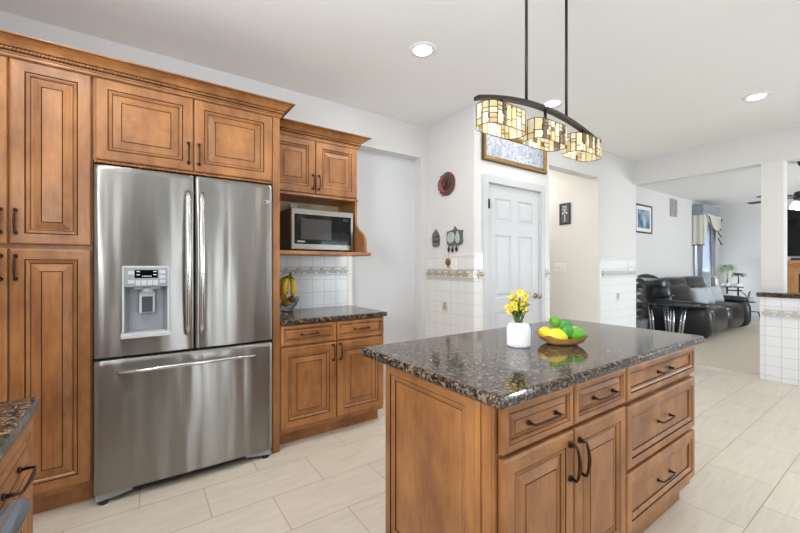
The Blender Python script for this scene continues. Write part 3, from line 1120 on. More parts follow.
# ------------------------------------------------------------------ refrigerator
p = thing('refrigerator', 'stainless french door refrigerator with water dispenser and bottom freezer', 'refrigerator', (-2.78, 0.254, 0))
mb = MB()
mb.box(-3.10, -2.54, -0.196, 0.703, 0.055, 1.745)
mb.box(-2.62, -2.53, -0.19, -0.10, 1.745, 1.768, bev=.004); mb.box(-2.62, -2.53, 0.61, 0.70, 1.745, 1.768, bev=.004)
mb.build('body', STEEL_D, p)
mb = MB(); mb.box(-2.60, -2.515, -0.185, 0.695, 0.018, 0.052)
for k in range(5):
    mb.box(-2.517, -2.512, -0.10 + k * .16, -0.04 + k * .16, 0.026, 0.044)
mb.build('kick_grille', BLACKP, p)
for s in (-1, 1):
    mb = MB()
    yc = 0.254 + s * 0.40
    mb.prism([(-2.50, yc - s * .045, 0.028), (-2.50, yc + s * .045, 0.020), (-2.50, yc + s * .045, 0.056), (-2.50, yc - s * .11, 0.056), (-2.50, yc - s * .11, 0.038)], (0.03, 0, 0))
    mb.lathe([(.020, 0.0), (.022, 0.008), (.018, 0.02)], (-2.487, yc + s * 0.012, 0.0), 'z', 14, 1)
    mb.build('foot', [GREYP, BLACKP], p)


def steel_door(name, y0, y1, z0, z1, hole=None, bow=0.009):
    """bowed steel door: front grid with optional recess opening, rolled top edge"""
    xb, xe = -2.535, -2.462
    yc, hw = (y0 + y1) / 2, (y1 - y0) / 2
    fx = lambda y, z: xe + bow * (1 - ((y - yc) / hw) ** 2) - (0.010 * (max(0, (z - (z1 - 0.03)) / 0.03)) ** 2) - 0.006 * max(0, (abs(y - yc) - hw + .008) / .008) ** 2
    ys = [y0 + (y1 - y0) * i / 22 for i in range(23)] + [y0 + .004, y1 - .004]
    zs = [z0, z0 + 0.15, z1 - 0.03, z1 - 0.02, z1 - 0.01, z1]
    if hole:
        ys = [y for y in ys if min(abs(y - hole[0]), abs(y - hole[1])) > .004] + [hole[0], hole[1]]
        zs += [hole[2], hole[3]]
    ys, zs = sorted(ys), sorted(zs)
    mb = MB()
    V = {}
    for i, y in enumerate(ys):
        for j, z in enumerate(zs):
            V[i, j] = mb.bm.verts.new((fx(y, z), y, z))
    for i in range(len(ys) - 1):
        for j in range(len(zs) - 1):
            if hole and hole[0] - 1e-6 <= ys[i] < hole[1] - 1e-6 and hole[2] - 1e-6 <= zs[j] < hole[3] - 1e-6:
                continue
            f = mb.bm.faces.new((V[i, j], V[i + 1, j], V[i + 1, j + 1], V[i, j + 1]))
            f.smooth = True
    m, n = len(ys) - 1, len(zs) - 1
    for j in range(n):
        for i in (0, m):
            a, b = V[i, j].co, V[i, j + 1].co
            mb.face([a, b, (xb, b.y, b.z), (xb, a.y, a.z)])
    for i in range(m):
        for j in (0, n):
            a, b = V[i, j].co, V[i + 1, j].co
            mb.face([a, b, (xb, b.y, b.z), (xb, a.y, a.z)])
    mb.face([(xb, y0, z0), (xb, y1, z0), (xb, y1, z1), (xb, y0, z1)])
    return mb.build(name, STEEL, p, normals=True)


HOLE = (-0.072, 0.124, 0.885, 1.236)
ld = steel_door('door', -0.197, 0.2545, 0.766, 1.768, HOLE)
rd = steel_door('door', 0.2625, 0.704, 0.766, 1.768)
fd = steel_door('freezer_drawer', -0.197, 0.704, 0.058, 0.748, None, 0.010)


def bar_handle(parent, pts, r, mat):
    mb = MB()
    mb.tube(pts, r, 12, flat=(1.0, 0.8))
    return mb.build('handle', mat, parent)


for d, y in ((ld, 0.222), (rd, 0.291)):
    pts, rs = [(-2.455, y, 1.668)], [0.012]
    for i in range(17):
        s = -1 + 2 * i / 16
        pts.append((-2.425 + 0.032 * (1 - s * s) ** 0.8, y, 1.262 - s * 0.405))
        rs.append(0.0135 + 0.003 * (1 - s * s))
    pts.append((-2.455, y, 0.852)); rs.append(0.012)
    bar_handle(d, pts, rs, STEEL_S)
pts, rs = [(-2.45, -0.098, 0.684)], [0.008]
for i in range(19):
    s = -1 + 2 * i / 18
    pts.append((-2.432 + 0.052 * (1 - s * s) ** 0.7, 0.252 + s * 0.345, 0.684 + 0.012 * (1 - s * s))); rs.append(0.010 + 0.006 * (1 - s * s))
pts.append((-2.45, 0.602, 0.684)); rs.append(0.008)
bar_handle(fd, pts, rs, STEEL_S)
# dispenser: recess, frame, control panel, nozzle, paddle, tray
disp = None
mb = MB()
y0, y1, z0, z1 = HOLE
xf, xr = -2.449, -2.520
for q in ([(xf, y0, z0), (xf, y0, z1), (xr, y0 + .02, z1), (xr, y0 + .02, z0)], [(xf, y1, z0), (xf, y1, z1), (xr, y1 - .02, z1), (xr, y1 - .02, z0)],
          [(xr, y0 + .02, z0), (xr, y1 - .02, z0), (xr, y1 - .02, z1), (xr, y0 + .02, z1)], [(xf, y0, z0), (xf, y1, z0), (xr, y1 - .02, z0), (xr, y0 + .02, z0)],
          [(xf, y0, z1), (xf, y1, z1), (xr, y1 - .02, z1), (xr, y0 + .02, z1)]):
    mb.face(q)
disp = mb.build('dispenser_recess', GREYP, ld, normals=False)
mb = MB()
for b in ((-0.080, -0.070, 0.868, 1.243), (0.122, 0.132, 0.868, 1.243), (-0.080, 0.132, 1.234, 1.243)):
    mb.box(-2.455, -2.436, *b, bev=.003)
mb.build('dispenser_frame', LGREYP, ld)
mb = MB(); mb.box(-2.455, -2.430, -0.071, 0.123, 1.130, 1.236, bev=.004)
pn = mb.build('control_panel', GREYP, ld)
mb = MB(); mb.box(-2.431, -2.4285, -0.026, 0.078, 1.178, 1.222, bev=.001)
mb.build('display', BLACKG, ld)
mb = MB()
for yy in (-.017, .058):
    mb.box(-2.429, -2.4278, yy, yy + .014, 1.211, 1.215); mb.box(-2.429, -2.4278, yy, yy + .014, 1.194, 1.197)
for k in range(5):
    mb.box(-2.429, -2.4278, .008 + k * .009, .013 + k * .009, 1.186, 1.190)
mb.build('display_marks', LCD, ld)
for (yy, zc, w) in ((-.055, 1.206, .028), (-.055, 1.158, .028), (.085, 1.210, .028), (.085, 1.184, .028), (.085, 1.158, .028), (-.022, 1.152, .022), (.004, 1.152, .022), (.030, 1.152, .022), (.056, 1.152, .022)):
    mb = MB(); mb.box(-2.431, -2.426, yy, yy + w, zc - (.009 if zc > 1.155 else .014), zc + (.009 if zc > 1.155 else .014), bev=.002)
    mb.build('button', LGREYP, ld)
mb = MB(); mb.lathe([(.030, 0), (.030, .012), (.024, .022), (.022, .03)], (-2.482, 0.030, 1.098), 'z', 18); mb.box(-2.519, -2.47, -0.03, 0.09, 1.116, 1.131)
mb.build('nozzle', LGREYP, ld)
mb = MB(); mb.box(-2.505, -2.485, -0.006, 0.066, 0.985, 1.10, 0, bev=.004); mb.box(-2.486, -2.482, 0.006, 0.056, 0.99, 1.075, 1, bev=.001)
mb.build('paddle', [LGREYP, DARKRES], ld)
mb = MB(); mb.box(-2.50, -2.424, -0.086, 0.138, 0.858, 0.886, bev=.005)
mb.build('drip_tray', LGREYP, ld)
mb = MB(); mb.box(-2.457, -2.4525, 0.648, 0.688, 1.645, 1.664, bev=.001)
mb.build('badge', LGREYP, rd)
cu = bpy.data.curves.new('lettering', 'FONT'); cu.body = 'LG'; cu.size = 0.021; cu.extrude = 0.0006; cu.align_x = 'LEFT'
to = bpy.data.objects.new('lettering', cu); COL.objects.link(to)
bpy.context.view_layer.update()
tm = bpy.data.meshes.new_from_object(to.evaluated_get(bpy.context.evaluated_depsgraph_get()))
COL.objects.unlink(to); bpy.data.objects.remove(to)
M4 = Matrix.Translation(V3((-2.4515, 0.6645, 1.647)) - ORIGIN[rd.name]) @ Matrix(((0, 0, 1, 0), (1, 0, 0, 0), (0, 1, 0, 0), (0, 0, 0, 1)))
tm.transform(M4); tm.materials.clear(); tm.materials.append(DARKRES)
to = bpy.data.objects.new('lettering', tm); COL.objects.link(to); to.parent = rd
mb = MB(); mb.lathe([(.0075, 0), (.0075, .0012), (.0, .0015)], (-2.4525, 0.656, 1.6545), 'x', 20)
mb.build('emblem', DARKRES, rd)
for yy in (0.254,):
    pass

# ------------------------------------------------------------------ base cabinet beside the refrigerator
ZC = 0.88
p = thing('base_cabinet', 'stained maple base cabinet with two drawers and two doors right of the refrigerator', 'cabinet', (-2.82, 1.18, 0))
mb = MB(); mb.box(XW + .002, FX, 0.765, 1.592, 0.105, 0.845); mb.box(XW + .002, -2.600, 0.765, 1.592, 0.0, 0.105, grain=1)
mb.build('body', WOOD, p)
for (y, w) in ((0.770, 0.405), (1.184, 0.404)):
    d = front('drawer', p, (FX, y, 0.700), U_, N_, w, 0.137, 'raised', 0.44)
    pull(d, (-2.50, y + w / 2, 0.77), (0, 1, 0), N_, 0.12)
    d = front('door', p, (FX, y, 0.135), U_, N_, w, 0.552)
    pull(d, (-2.50, (1.150 if y < 1 else 1.208), 0.615), (0, 0, 1), N_, 0.11)
mb = MB(); mb.box(XW + .010, -2.482, 0.766, 1.612, 0.845, ZC, bev=0.010, seg=3)
tag(mb.build('countertop', GRANITE, origin=(-2.8, 1.19, 0.845)), 'dark granite countertop on the base cabinet right of the refrigerator', 'countertop')

# ------------------------------------------------------------------ upper cabinet with microwave shelf
UX = -2.80
p = thing('wall_cabinet', 'stained maple wall cabinet with two doors and open microwave shelf', 'cabinet', (-2.95, 1.14, 1.33))
mb = MB(); mb.box(XW + .002, UX, 0.766, 1.506, 1.79, 2.232)
mb.build('body', WOOD, p)
for (y, w, hy) in ((0.770, 0.358, 1.108), (1.134, 0.366, 1.157)):
    d = front('door', p, (UX, y, 1.812), U_, N_, w, 0.418)
    pull(d, (UX + .02, hy, 1.902), (0, 0, 1), N_, 0.105)
mb = MB(); mb.box(XW + .002, UX + .018, 0.766, 1.510, 1.786, 1.804, bev=.004)
mb.build('rail', WOOD, p)
# shaped side board
out = [(XW + .002, 1.786), (UX + .005, 1.786)]
ctl = [(-2.795, 1.62), (-2.785, 1.585), (-2.755, 1.555), (-2.71, 1.53), (-2.665, 1.505), (-2.638, 1.47), (-2.63, 1.43), (-2.63, 1.352)]
out += ctl + [(XW + .002, 1.352)]
mb = MB()
mb.prism([(x, 1.486, z) for x, z in out], (0, 0.020, 0))
mb.build('side_board', WOOD, p)
mb = MB(); mb.prism([(x, 0.767, z) for x, z in out], (0, 0.012, 0))
mb.build('side_board', WOOD, p)
mb = MB(); mb.box(XW + .002, -2.625, 0.766, 1.512, 1.332, 1.352, grain=1); mb.box(-2.625, -2.598, 0.766, 1.530, 1.326, 1.354, grain=1, bev=.006)
mb.box(-2.9, -2.62, 1.506, 1.530, 1.326, 1.354, bev=.006)
mb.build('shelf', WOOD, p)
mb = MB(); mb.box(XW + .003, XW + .012, 0.779, 1.486, 1.352, 1.786)
mb.build('back_panel', wood_mat('pale_back_panel', (190, 160, 120), (214, 186, 146), 0.6, 0), p)
mb = MB(); mb.sweep([(UX + .02, 0.772), (UX + .02, 1.508), (XW + .003, 1.508)], crown_profile(2.226, 2.318, 0.085))
mb.build('crown_molding', [WOOD, GLAZE], p)
mb = MB(); rope(mb, (UX + .038, 0.85, 2.262), (UX + .038, 1.526, 2.262), 0.007); rope(mb, (UX + .03, 1.526, 2.262), (-3.12, 1.526, 2.262), 0.007)
mb.build('rope_trim', WOOD, p)
# outlet behind the microwave
mb = MB(); mb.box(XW + .012, XW + .05, 1.03, 1.09, 1.705, 1.765, bev=.006)
tag(mb.build('plug_adapter', PLASTIC_W, origin=(-3.1, 1.06, 1.70)), 'white plug adapter on the shelf back above the microwave', 'plug')

# microwave
p = thing('microwave', 'stainless microwave oven with black glass door on the open shelf', 'microwave', (-2.92, 1.20, 1.352))
my0, my1, mz0, mz1, mx = 0.935, 1.460, 1.372, 1.686, -2.775
mb = MB(); mb.box(-3.09, mx - .025, my0, my1, mz0, mz1)
mb.build('body', STEEL_D, p)
for yy in (my0 + .05, my1 - .05):
    for xx in (-3.05, -2.84):
        mb = MB(); mb.lathe([(.012, 0), (.014, .022)], (xx, yy, 1.352), 'z', 10)
        mb.build('foot', BLACKP, p)
mb = MB()
ring_panel(mb, (mx - .025, my0, mz0), U_, (0, 0, 1), N_, my1 - my0, mz1 - mz0, [(0, 0, 0), (0, .022, 0), (.003, .025, 0), (.036, .025, 0)])
mb.build('frame', steel_mat('microwave_steel', (158, 156, 152), 0.28, 0.5, 0.0), p)
gw = my1 - my0
mb = MB(); mb.box(mx, mx + .003, my0 + .024, my0 + gw * .765, mz0 + .042, mz1 - .042, bev=.001)
dd = mb.build('door_glass', BLACKG, p)
mb = MB(); mb.box(mx + .003, mx + .0036, my0 + .075, my0 + gw * .62, mz0 + .078, mz1 - .078)
mb.build('door_window', plain('door_mesh_glass', (62, 58, 56), 0.10, var=0.02), p)
mb = MB(); mb.box(mx, mx + .003, my0 + gw * .768, my1 - .024, mz0 + .042, mz1 - .042, bev=.001)
cpn = mb.build('control_panel', BLACKG, p)
mb = MB(); mb.box(mx + .003, mx + .0036, my1 - .10, my1 - .045, mz1 - .075, mz1 - .055)
mb.build('display', plain('dark_display', (46, 52, 58), 0.15), cpn)
mb = MB(); mb.box(mx + .003, mx + .0036, my0 + .045, my0 + .105, mz0 + .056, mz0 + .066)
mb.build('badge', CHROME, p)

# ------------------------------------------------------------------ island
IX0, IX1, IY0, IY1 = -1.465, -0.678, 0.806, 2.405
mb = MB(); mb.box(IX0, IX1, IY0, IY1, 0.842, ZC, bev=0.012, seg=3)
tag(mb.build('countertop', GRANITE, origin=((IX0 + IX1) / 2, (IY0 + IY1) / 2, 0.842)), 'large brown speckled granite countertop on the kitchen island', 'countertop')
p = thing('kitchen_island', 'stained maple kitchen island with doors and drawers under a granite top', 'island', (-1.02, 1.6, 0))
IB0, IB1 = -1.318, -0.735      # carcass X
JY0, JY1 = 0.858, 2.375
mb = MB(); mb.box(IB0, IB1, JY0, JY1, 0.10, 0.842); mb.box(IB0 + .06, -0.775, JY0 + .05, JY1 - .015, 0.0, 0.10, grain=1)
mb.build('body', WOOD, p)
# end panel towards the camera
mb = MB()
EN = (0, -1, 0)
ring_panel(mb, (IB0 + .002, JY0, 0.105), (1, 0, 0), (0, 0, 1), EN, 0.512, 0.735, flat_profile(1.0, 0.018))
mb.build('end_panel', [WOOD, GLAZE], p)
mb = MB()
mb.box(-0.800, -0.732, JY0 - .016, JY0, 0.105, 0.842, bev=.003)
mb.box(-0.800, -0.778, JY0 - .022, JY0 - .016, 0.105, 0.842)
mb.box(-0.752, -0.738, JY0 - .019, JY0 - .016, 0.105, 0.842)
mb.build('corner_post', WOOD, p)
mb = MB(); mb.box(IB0 - .004, -0.73, JY0 - .030, JY0 + .045, 0.0, 0.105, bev=.004); mb.box(IB0, -0.735, JY0 - .022, JY0, 0.105, 0.122, bev=.004)
mb.build('base_board', WOOD, p)
IF = IB1 + .004
yA, yB, yC, yD = 0.862, 1.236, 1.620, 2.368
for (a, b) in ((yA, yB - .008), (yB, yC - .010)):
    d = front('drawer', p, (IF, a, 0.690), U_, N_, b - a, 0.143, 'raised', 0.46, 0.022)
    pull(d, (IF + .022, (a + b) / 2, 0.762), (0, 1, 0), N_, 0.14)
for (a, b, hy) in ((yA, yB - .008, yB - .034), (yB, yC - .010, yB + .026)):
    d = front('door', p, (IF, a, 0.130), U_, N_, b - a, 0.545, 'raised', 0.92, 0.022)
    pull(d, (IF + .022, hy, 0.575), (0, 0, 1), N_, 0.115, 0.036, 0.006)
for (z, h) in ((0.690, 0.143), (0.408, 0.258), (0.150, 0.240)):
    d = front('drawer', p, (IF, yC, z), U_, N_, yD - yC, h, 'flat', 0.72 if h < .2 else 0.95, 0.022)
    pull(d, (IF + .014, (yC + yD) / 2, z + h / 2), (0, 1, 0), N_, 0.13)
# bracket handle seen under the far overhang
mb = MB()
mb.prism([(IB0, 1.0, 0.83), (IB0 - .10, 1.0, 0.83), (IB0 - .09, 1.0, 0.80), (IB0 - .03, 1.0, 0.77), (IB0 - .012, 1.0, 0.70), (IB0, 1.0, 0.66)], (0, 0.04, 0))
mb.build('corbel', WOOD, p)

# ------------------------------------------------------------------ near cabinet and range
NY = -0.255
p = thing('base_cabinet', 'stained maple base cabinet with bronze drawer pull at the lower left corner', 'cabinet', (-1.1, -0.5, 0))
mb = MB(); mb.box(-1.385, -0.945, -0.865, NY, 0.105, 0.842); mb.box(-1.385, -0.945, -0.865, NY - .07, 0, 0.105, grain=0)
mb.build('body', WOOD, p)
d = front('drawer', p, (-0.949, NY, 0.690), (-1, 0, 0), (0, 1, 0), 0.43, 0.143, 'raised', 0.46)
pull(d, (-1.165, NY + .02, 0.762), (1, 0, 0), (0, 1, 0), 0.125, 0.036, 0.0045)
d = front('door', p, (-0.949, NY, 0.130), (-1, 0, 0), (0, 1, 0), 0.43, 0.545)
pull(d, (-1.0, NY + .02, 0.58), (0, 0, 1), (0, 1, 0), 0.115)
mb = MB(); mb.box(-1.425, -0.945, -0.868, -0.232, 0.842, ZC, bev=0.007, seg=3)
tag(mb.build('countertop', GRANITE, origin=(-1.18, -0.55, 0.842)), 'dark granite countertop corner at the left edge beside the range', 'countertop')
p = thing('range', 'stainless kitchen range with rounded oven handle at the lower left corner', 'range', (-0.56, -0.55, 0))
mb = MB(); mb.box(-0.938, -0.180, -0.86, -0.27, 0.03, 0.885)
mb.build('body', STEEL_D, p)
mb = MB(); mb.box(-0.938, -0.180, -0.27, -0.235, 0.20, 0.74, bev=.006)
od = mb.build('oven_door', STEEL_S, p)
mb = MB()
mb.tube([(-0.862, -0.165, 0.846), (-0.857, -0.165, 0.846), (-0.845, -0.165, 0.846), (-0.55, -0.165, 0.846), (-0.26, -0.165, 0.846), (-0.245, -0.165, 0.846), (-0.240, -0.165, 0.846)], [.010, .015, .0175, .0175, .0175, .015, .010], 18)
for hx in (-0.82, -0.30):
    mb.tube([(hx, -0.165, 0.846), (hx, -0.230, 0.846)], .013, 12)
mb.build('handle', plain('steel_blue_reflection', (150, 162, 176), 0.25, 0.9), od)  # blue of the reflection is put into the steel's base colour
mb = MB(); mb.box(-0.938, -0.180, -0.27, -0.228, 0.745, 0.885, bev=.01)
cp_ = mb.build('control_panel', STEEL_S, p)
for k in range(5):
    mb = MB(); mb.lathe([(.021, 0), (.020, .022), (.014, .028)], (-0.87 + k * .155, -0.228, 0.845), 'y', 16)
    mb.build('knob', BLACKP, cp_)
for k, (gx, gy) in enumerate(((-.75, -.42), (-.37, -.42), (-.75, -.70), (-.37, -.70))):
    mb = MB()
    for a in range(4):
        mb.box(gx - .15 + a * .09, gx - .138 + a * .09, gy - .12, gy + .12, 0.885, 0.905)
    mb.box(gx - .15, gx + .135, gy - .006, gy + .006, 0.889, 0.905)
    mb.build('grate', BLACKP, p)

# ------------------------------------------------------------------ pendant light
PX = -1.085
p = thing('island_pendant', 'dark bronze arched pendant with three lit mosaic glass shades over island', 'pendant light', (PX, 1.645, 1.94))
mb = MB()
pts = []
for i in range(25):
    s = -1 + 2 * i / 24
    pts.append((PX, 1.630 + s * 0.487, 1.940 + 0.070 * (1 - s * s)))
for i in range(24):
    a, b = V3(pts[i]), V3(pts[i + 1])
    w, h = 0.014, 0.008
    mb.vf([a + V3((-w, 0, -h)), a + V3((w, 0, -h)), a + V3((w, 0, h)), a + V3((-w, 0, h)), b + V3((-w, 0, -h)), b + V3((w, 0, -h)), b + V3((w, 0, h)), b + V3((-w, 0, h))],
          [(0, 1, 5, 4), (1, 2, 6, 5), (2, 3, 7, 6), (3, 0, 4, 7)] + ([(0, 1, 2, 3)] if i == 0 else []) + ([(4, 5, 6, 7)] if i == 23 else []))
mb.build('arched_bar', IRON, p)
for y in (1.475, 1.805):
    mb = MB(); mb.tube([(PX, y, 2.0), (PX, y, 2.70)], 0.007, 10)
    mb.build('rod', IRON, p)
mb = MB(); mb.box(PX - .06, PX + .06, 1.40, 1.88, 2.70, 2.739, bev=.006)
mb.build('canopy', IRON, p)


def shade_loop(s, L, Wd, r):
    """point on a rounded rectangle, s along the perimeter"""
    segs = [('l', (-L / 2 + r, -Wd / 2), (1, 0), L - 2 * r), ('a', (L / 2 - r, -Wd / 2 + r), -PI / 2, r * PI / 2), ('l', (L / 2, -Wd / 2 + r), (0, 1), Wd - 2 * r), ('a', (L / 2 - r, Wd / 2 - r), 0, r * PI / 2),
            ('l', (L / 2 - r, Wd / 2), (-1, 0), L - 2 * r), ('a', (-L / 2 + r, Wd / 2 - r), PI / 2, r * PI / 2), ('l', (-L / 2, Wd / 2 - r), (0, -1), Wd - 2 * r), ('a', (-L / 2 + r, -Wd / 2 + r), PI, r * PI / 2)]
    for t, c, d, ln in segs:
        if s <= ln + 1e-9:
            if t == 'l':
                return V3((c[1] + d[1] * s, c[0] + d[0] * s, 0))
            a = d + s / r
            return V3((c[1] + r * math.sin(a), c[0] + r * math.cos(a), 0))
        s -= ln
    return V3((segs[0][1][1], segs[0][1][0], 0))


def make_shade(yc, seed, zc):
    rnd = random.Random(seed)
    L, Wd, r = 0.264, 0.112, 0.050
    per = 2 * (L - 2 * r) + 2 * (Wd - 2 * r) + 2 * PI * r
    H = 0.094
    z0 = zc
    ncol = 22
    sh = MB()
    base = V3((PX, yc, 0))
    P = lambda s, z, o=0.0: base + shade_loop(s % per, L + 2 * o, Wd + 2 * o, r + o) * 1.0 + V3((0, 0, z0 + z))
    xs = [0.0]
    for i in range(ncol):
        xs.append(xs[-1] + rnd.uniform(0.7, 1.3))
    xs = [x / xs[-1] * per for x in xs]
    g = 0.0018

    def cell(s0, s1, za, zb, mi):
        n = max(1, int((s1 - s0) / 0.009))
        for k in range(n):
            a, b = s0 + g + (s1 - s0 - 2 * g) * k / n, s0 + g + (s1 - s0 - 2 * g) * (k + 1) / n
            sh.face([P(a, za + g), P(b, za + g), P(b, zb - g), P(a, zb - g)], mi)
    prev = None
    for i in range(ncol):
        s0, s1 = xs[i], xs[i + 1]
        style = rnd.choice([0, 1, 2, 3, 4])
        if style == 0:
            cuts = [0, 0.5 * H, 0.68 * H, H]
        elif style == 1:
            cuts = [0, 0.3 * H, H]
        elif style == 2:
            cuts = [0, 0.22 * H, 0.44 * H, 0.70 * H, H]
        elif style == 3:
            cuts = [0, 0.62 * H, 0.80 * H, H]
        else:
            cuts = [0, 0.4 * H, H]
        band = rnd.random() < 0.18
        for j in range(len(cuts) - 1):
            mi = 3 if band or rnd.random() < 0.10 else rnd.choice([0, 0, 1, 2, 4, 4, 2])
            cell(s0, s1, cuts[j], cuts[j + 1], mi)
            if not band and (s1 - s0) > 0.05 and rnd.random() < 0.3:
                pass
        for j in range(len(cuts)):
            n = max(1, int((s1 - s0) / 0.009))
            za = cuts[j]
            for k in range(n):
                a, b = s0 + (s1 - s0) * k / n, s0 + (s1 - s0) * (k + 1) / n
                for o in (0.0008,):
                    sh.face([P(a, za - g, o), P(b, za - g, o), P(b, za + g, o), P(a, za + g, o)], 5)
        for o in (0.0008,):
            sh.face([P(s0 - g, 0, o), P(s0 + g, 0, o), P(s0 + g, H, o), P(s0 - g, H, o)], 5)
    return sh


for yc, sd in ((1.300, 3), (1.622, 11), (1.955, 23)):
    zc = 1.834
    pt_top = 1.940 + 0.070 * (1 - ((yc - 1.63) / 0.487) ** 2)
    s_ = make_shade(yc, sd, zc).build('shade', MOS + [LEAD], p, normals=False)
    mb = MB(); mb.tube([(PX, yc, pt_top), (PX, yc, 1.895)], 0.008, 8); mb.lathe([(.016, 0), (.018, .03), (.010, .04)], (PX, yc, 1.905), 'z', 12); mb.box(PX - .056, PX + .056, yc - .006, yc + .006, 1.919, 1.923)
    mb.build('socket', IRON, s_)
    mb = MB(); mb.blob((PX, yc, 1.898), (.015, .015, .020), 1, None, 0, 12, 8)
    mb.build('bulb', GLOWB, s_)
    ld_ = bpy.data.lights.new('bulb_light', 'POINT'); ld_.energy = 0.8; ld_.color = (1.0, 0.92, 0.80); ld_.shadow_soft_size = 0.035
    lo = bpy.data.objects.new('bulb_light', ld_); lo.location = V3((PX, yc, 1.868)) - ORIGIN[p.name]; lo.parent = p
    COL.objects.link(lo)

# ------------------------------------------------------------------ recessed lights
WARM = (1.0, 0.96, 0.91)


def downlight(x, y, label, power=9.5, color=(1.0, 0.97, 0.93), group='recessed ceiling lights'):
    p = thing('recessed_light', label, 'ceiling light', (x, y, CE), group)
    mb = MB(); mb.lathe([(.062, -.004), (.066, -.010), (.092, -.006), (.095, 0.0)], (x, y, CE), 'z', 32)
    mb.build('trim_ring', PLASTIC_W, p)
    mb = MB(); mb.lathe([(.0, -.0055), (.062, -.0055)], (x, y, CE), 'z', 32)
    mb.build('lens', GLOWW, p, normals=False)
    d = bpy.data.lights.new('downlight_light', 'AREA'); d.shape = 'DISK'; d.size = 0.12; d.energy = power; d.color = color
    o = bpy.data.objects.new('downlight_light', d); o.location = (0, 0, -0.014); o.parent = p
    COL.objects.link(o)


downlight(-2.02, 1.60, 'round white recessed ceiling light in front of the microwave cabinet', 14, WARM)
downlight(-2.00, 3.10, 'round white recessed ceiling light directly behind the mosaic pendant', 6, WARM)
downlight(-0.89, 4.45, 'round white recessed ceiling light at right near the living room header')
for x, y, pw, co in ((-1.45, -0.50, 17, WARM), (0.3, 1.6, 8, (1, .98, .95)), (0.3, 3.3, 8, (1, .98, .95))):  # unseen fixtures, added only to supply more light
    downlight(x, y, 'round white recessed ceiling light added out of view for extra light', pw, co)

# ------------------------------------------------------------------ island top objects
def rotz(a):
    return Matrix.Rotation(a, 3, 'Z')


vx, vy = -1.075, 1.405
mb = MB()
NR = 26
prof = [(.046, 0), (.050, .004), (.051, .012), (.0515, .074), (.0500, .086), (.0465, .096), (.040, .103), (.032, .107), (.022, .1085), (.0205, .106), (.0205, .05), (.0, .05)]
mb.lathe([(r, h + ZC) for r, h in prof], (vx, vy, 0), 'z', NR * 6, 0, True,
         lambda a, h: 1 + (0.060 * abs(math.sin(a * NR / 2)) - .036) * (1 if ZC + .003 < h < ZC + .085 else (.5 if h < ZC + .098 and h > ZC + .08 else 0)))
o = mb.build('vase', CERAM, origin=(vx, vy, ZC))
tag(o, 'small white ribbed ceramic vase holding yellow flowers on the island', 'vase')
p = thing('flower_bunch', 'bunch of small yellow lilies with green stems in the white vase', 'flowers', (vx, vy, ZC + .05))
rnd = random.Random(4)
heads = []
Rt = V3((0.5721, 0.8202, 0))
for i in range(34):
    lat = rnd.uniform(-.038, .040)
    dep = rnd.uniform(-.03, .03)
    z = rnd.uniform(.165, .250) - abs(lat) * .5
    heads.append(V3((vx, vy, ZC)) + Rt * (lat - .008 + .1 * (z - .17)) + V3((-.82, .572, 0)) * dep + V3((0, 0, z)))
st = MB(); lf = MB()
for h in heads:
    b = V3((vx + rnd.uniform(-.008, .008), vy + rnd.uniform(-.008, .008), ZC + .06))
    mid = (b + h) / 2 + V3((rnd.uniform(-.008, .008), rnd.uniform(-.008, .008), .012))
    st.tube([b, (b + mid) / 2 + V3((0, 0, .006)), mid, (mid + h) / 2 + V3((0, 0, .003)), h], .0018, 5)


def leaf(mb, b, d, L, w, droop=0.4, mat=0, n=6, up=V3((0, 0, 1))):
    """a real bent leaf: tapered strip with a folded midrib and a little thickness"""
    b, d = V3(b), V3(d).normalized()
    side = d.cross(up)
    side = side.normalized() if side.length > 1e-4 else d.orthogonal().normalized()
    rows = []
    for i in range(n + 1):
        s = i / n
        c = b + d * (L * s) - V3((0, 0, 1)) * (droop * L * s * s)
        ww = w * (math.sin(PI * min(1, s * 0.92 + 0.08)) ** 0.7) * (1 - s * 0.15) + 1e-4
        rows.append((c - side * ww + V3((0, 0, ww * .35)), c, c + side * ww + V3((0, 0, ww * .35))))
    th = V3((0, 0, -0.0008))
    for i in range(n):
        for k in range(2):
            mb.face([rows[i][k], rows[i][k + 1], rows[i + 1][k + 1], rows[i + 1][k]], mat, smooth=True)
            mb.face([rows[i][k] + th, rows[i + 1][k] + th, rows[i + 1][k + 1] + th, rows[i][k + 1] + th], mat, smooth=True)


for i in range(60):
    a = rnd.uniform(0, 2 * PI)
    z = rnd.uniform(.135, .19)
    leaf(lf, (vx + rnd.uniform(-.018, .018), vy + rnd.uniform(-.018, .018), ZC + z), (math.cos(a), math.sin(a), rnd.uniform(.5, 1.4)), rnd.uniform(.035, .06), .0075, .35)
st.build('stem', STEMG, p)
lf.build('foliage', LEAF, p, normals=False)
for i, h in enumerate(heads):
    mb = MB()
    ax = V3((rnd.uniform(-.6, .9), rnd.uniform(-1, .6), rnd.uniform(.2, .9))).normalized()
    q = V3((0, 0, 1)).rotation_difference(ax).to_matrix()
    for k in range(6):
        a = 2 * PI * k / 6 + rnd.uniform(-.15, .15)
        d = q @ V3((math.cos(a) * .85, math.sin(a) * .85, .62))
        leaf(mb, h, d, rnd.uniform(.020, .028), .0070, .18, 0, 4, ax)
    mb.blob(h + ax * .006, (.004, .004, .006), 1, q, 1, 6, 5)
    mb.build('bloom', [PETAL, PETALC], p, normals=False)

# bowl of lemons and limes
bx, by = -0.991, 1.611
Bt = Rt
Bf = V3((-.8202, .5721, 0))
B0 = V3((bx, by, ZC))
mb = MB()


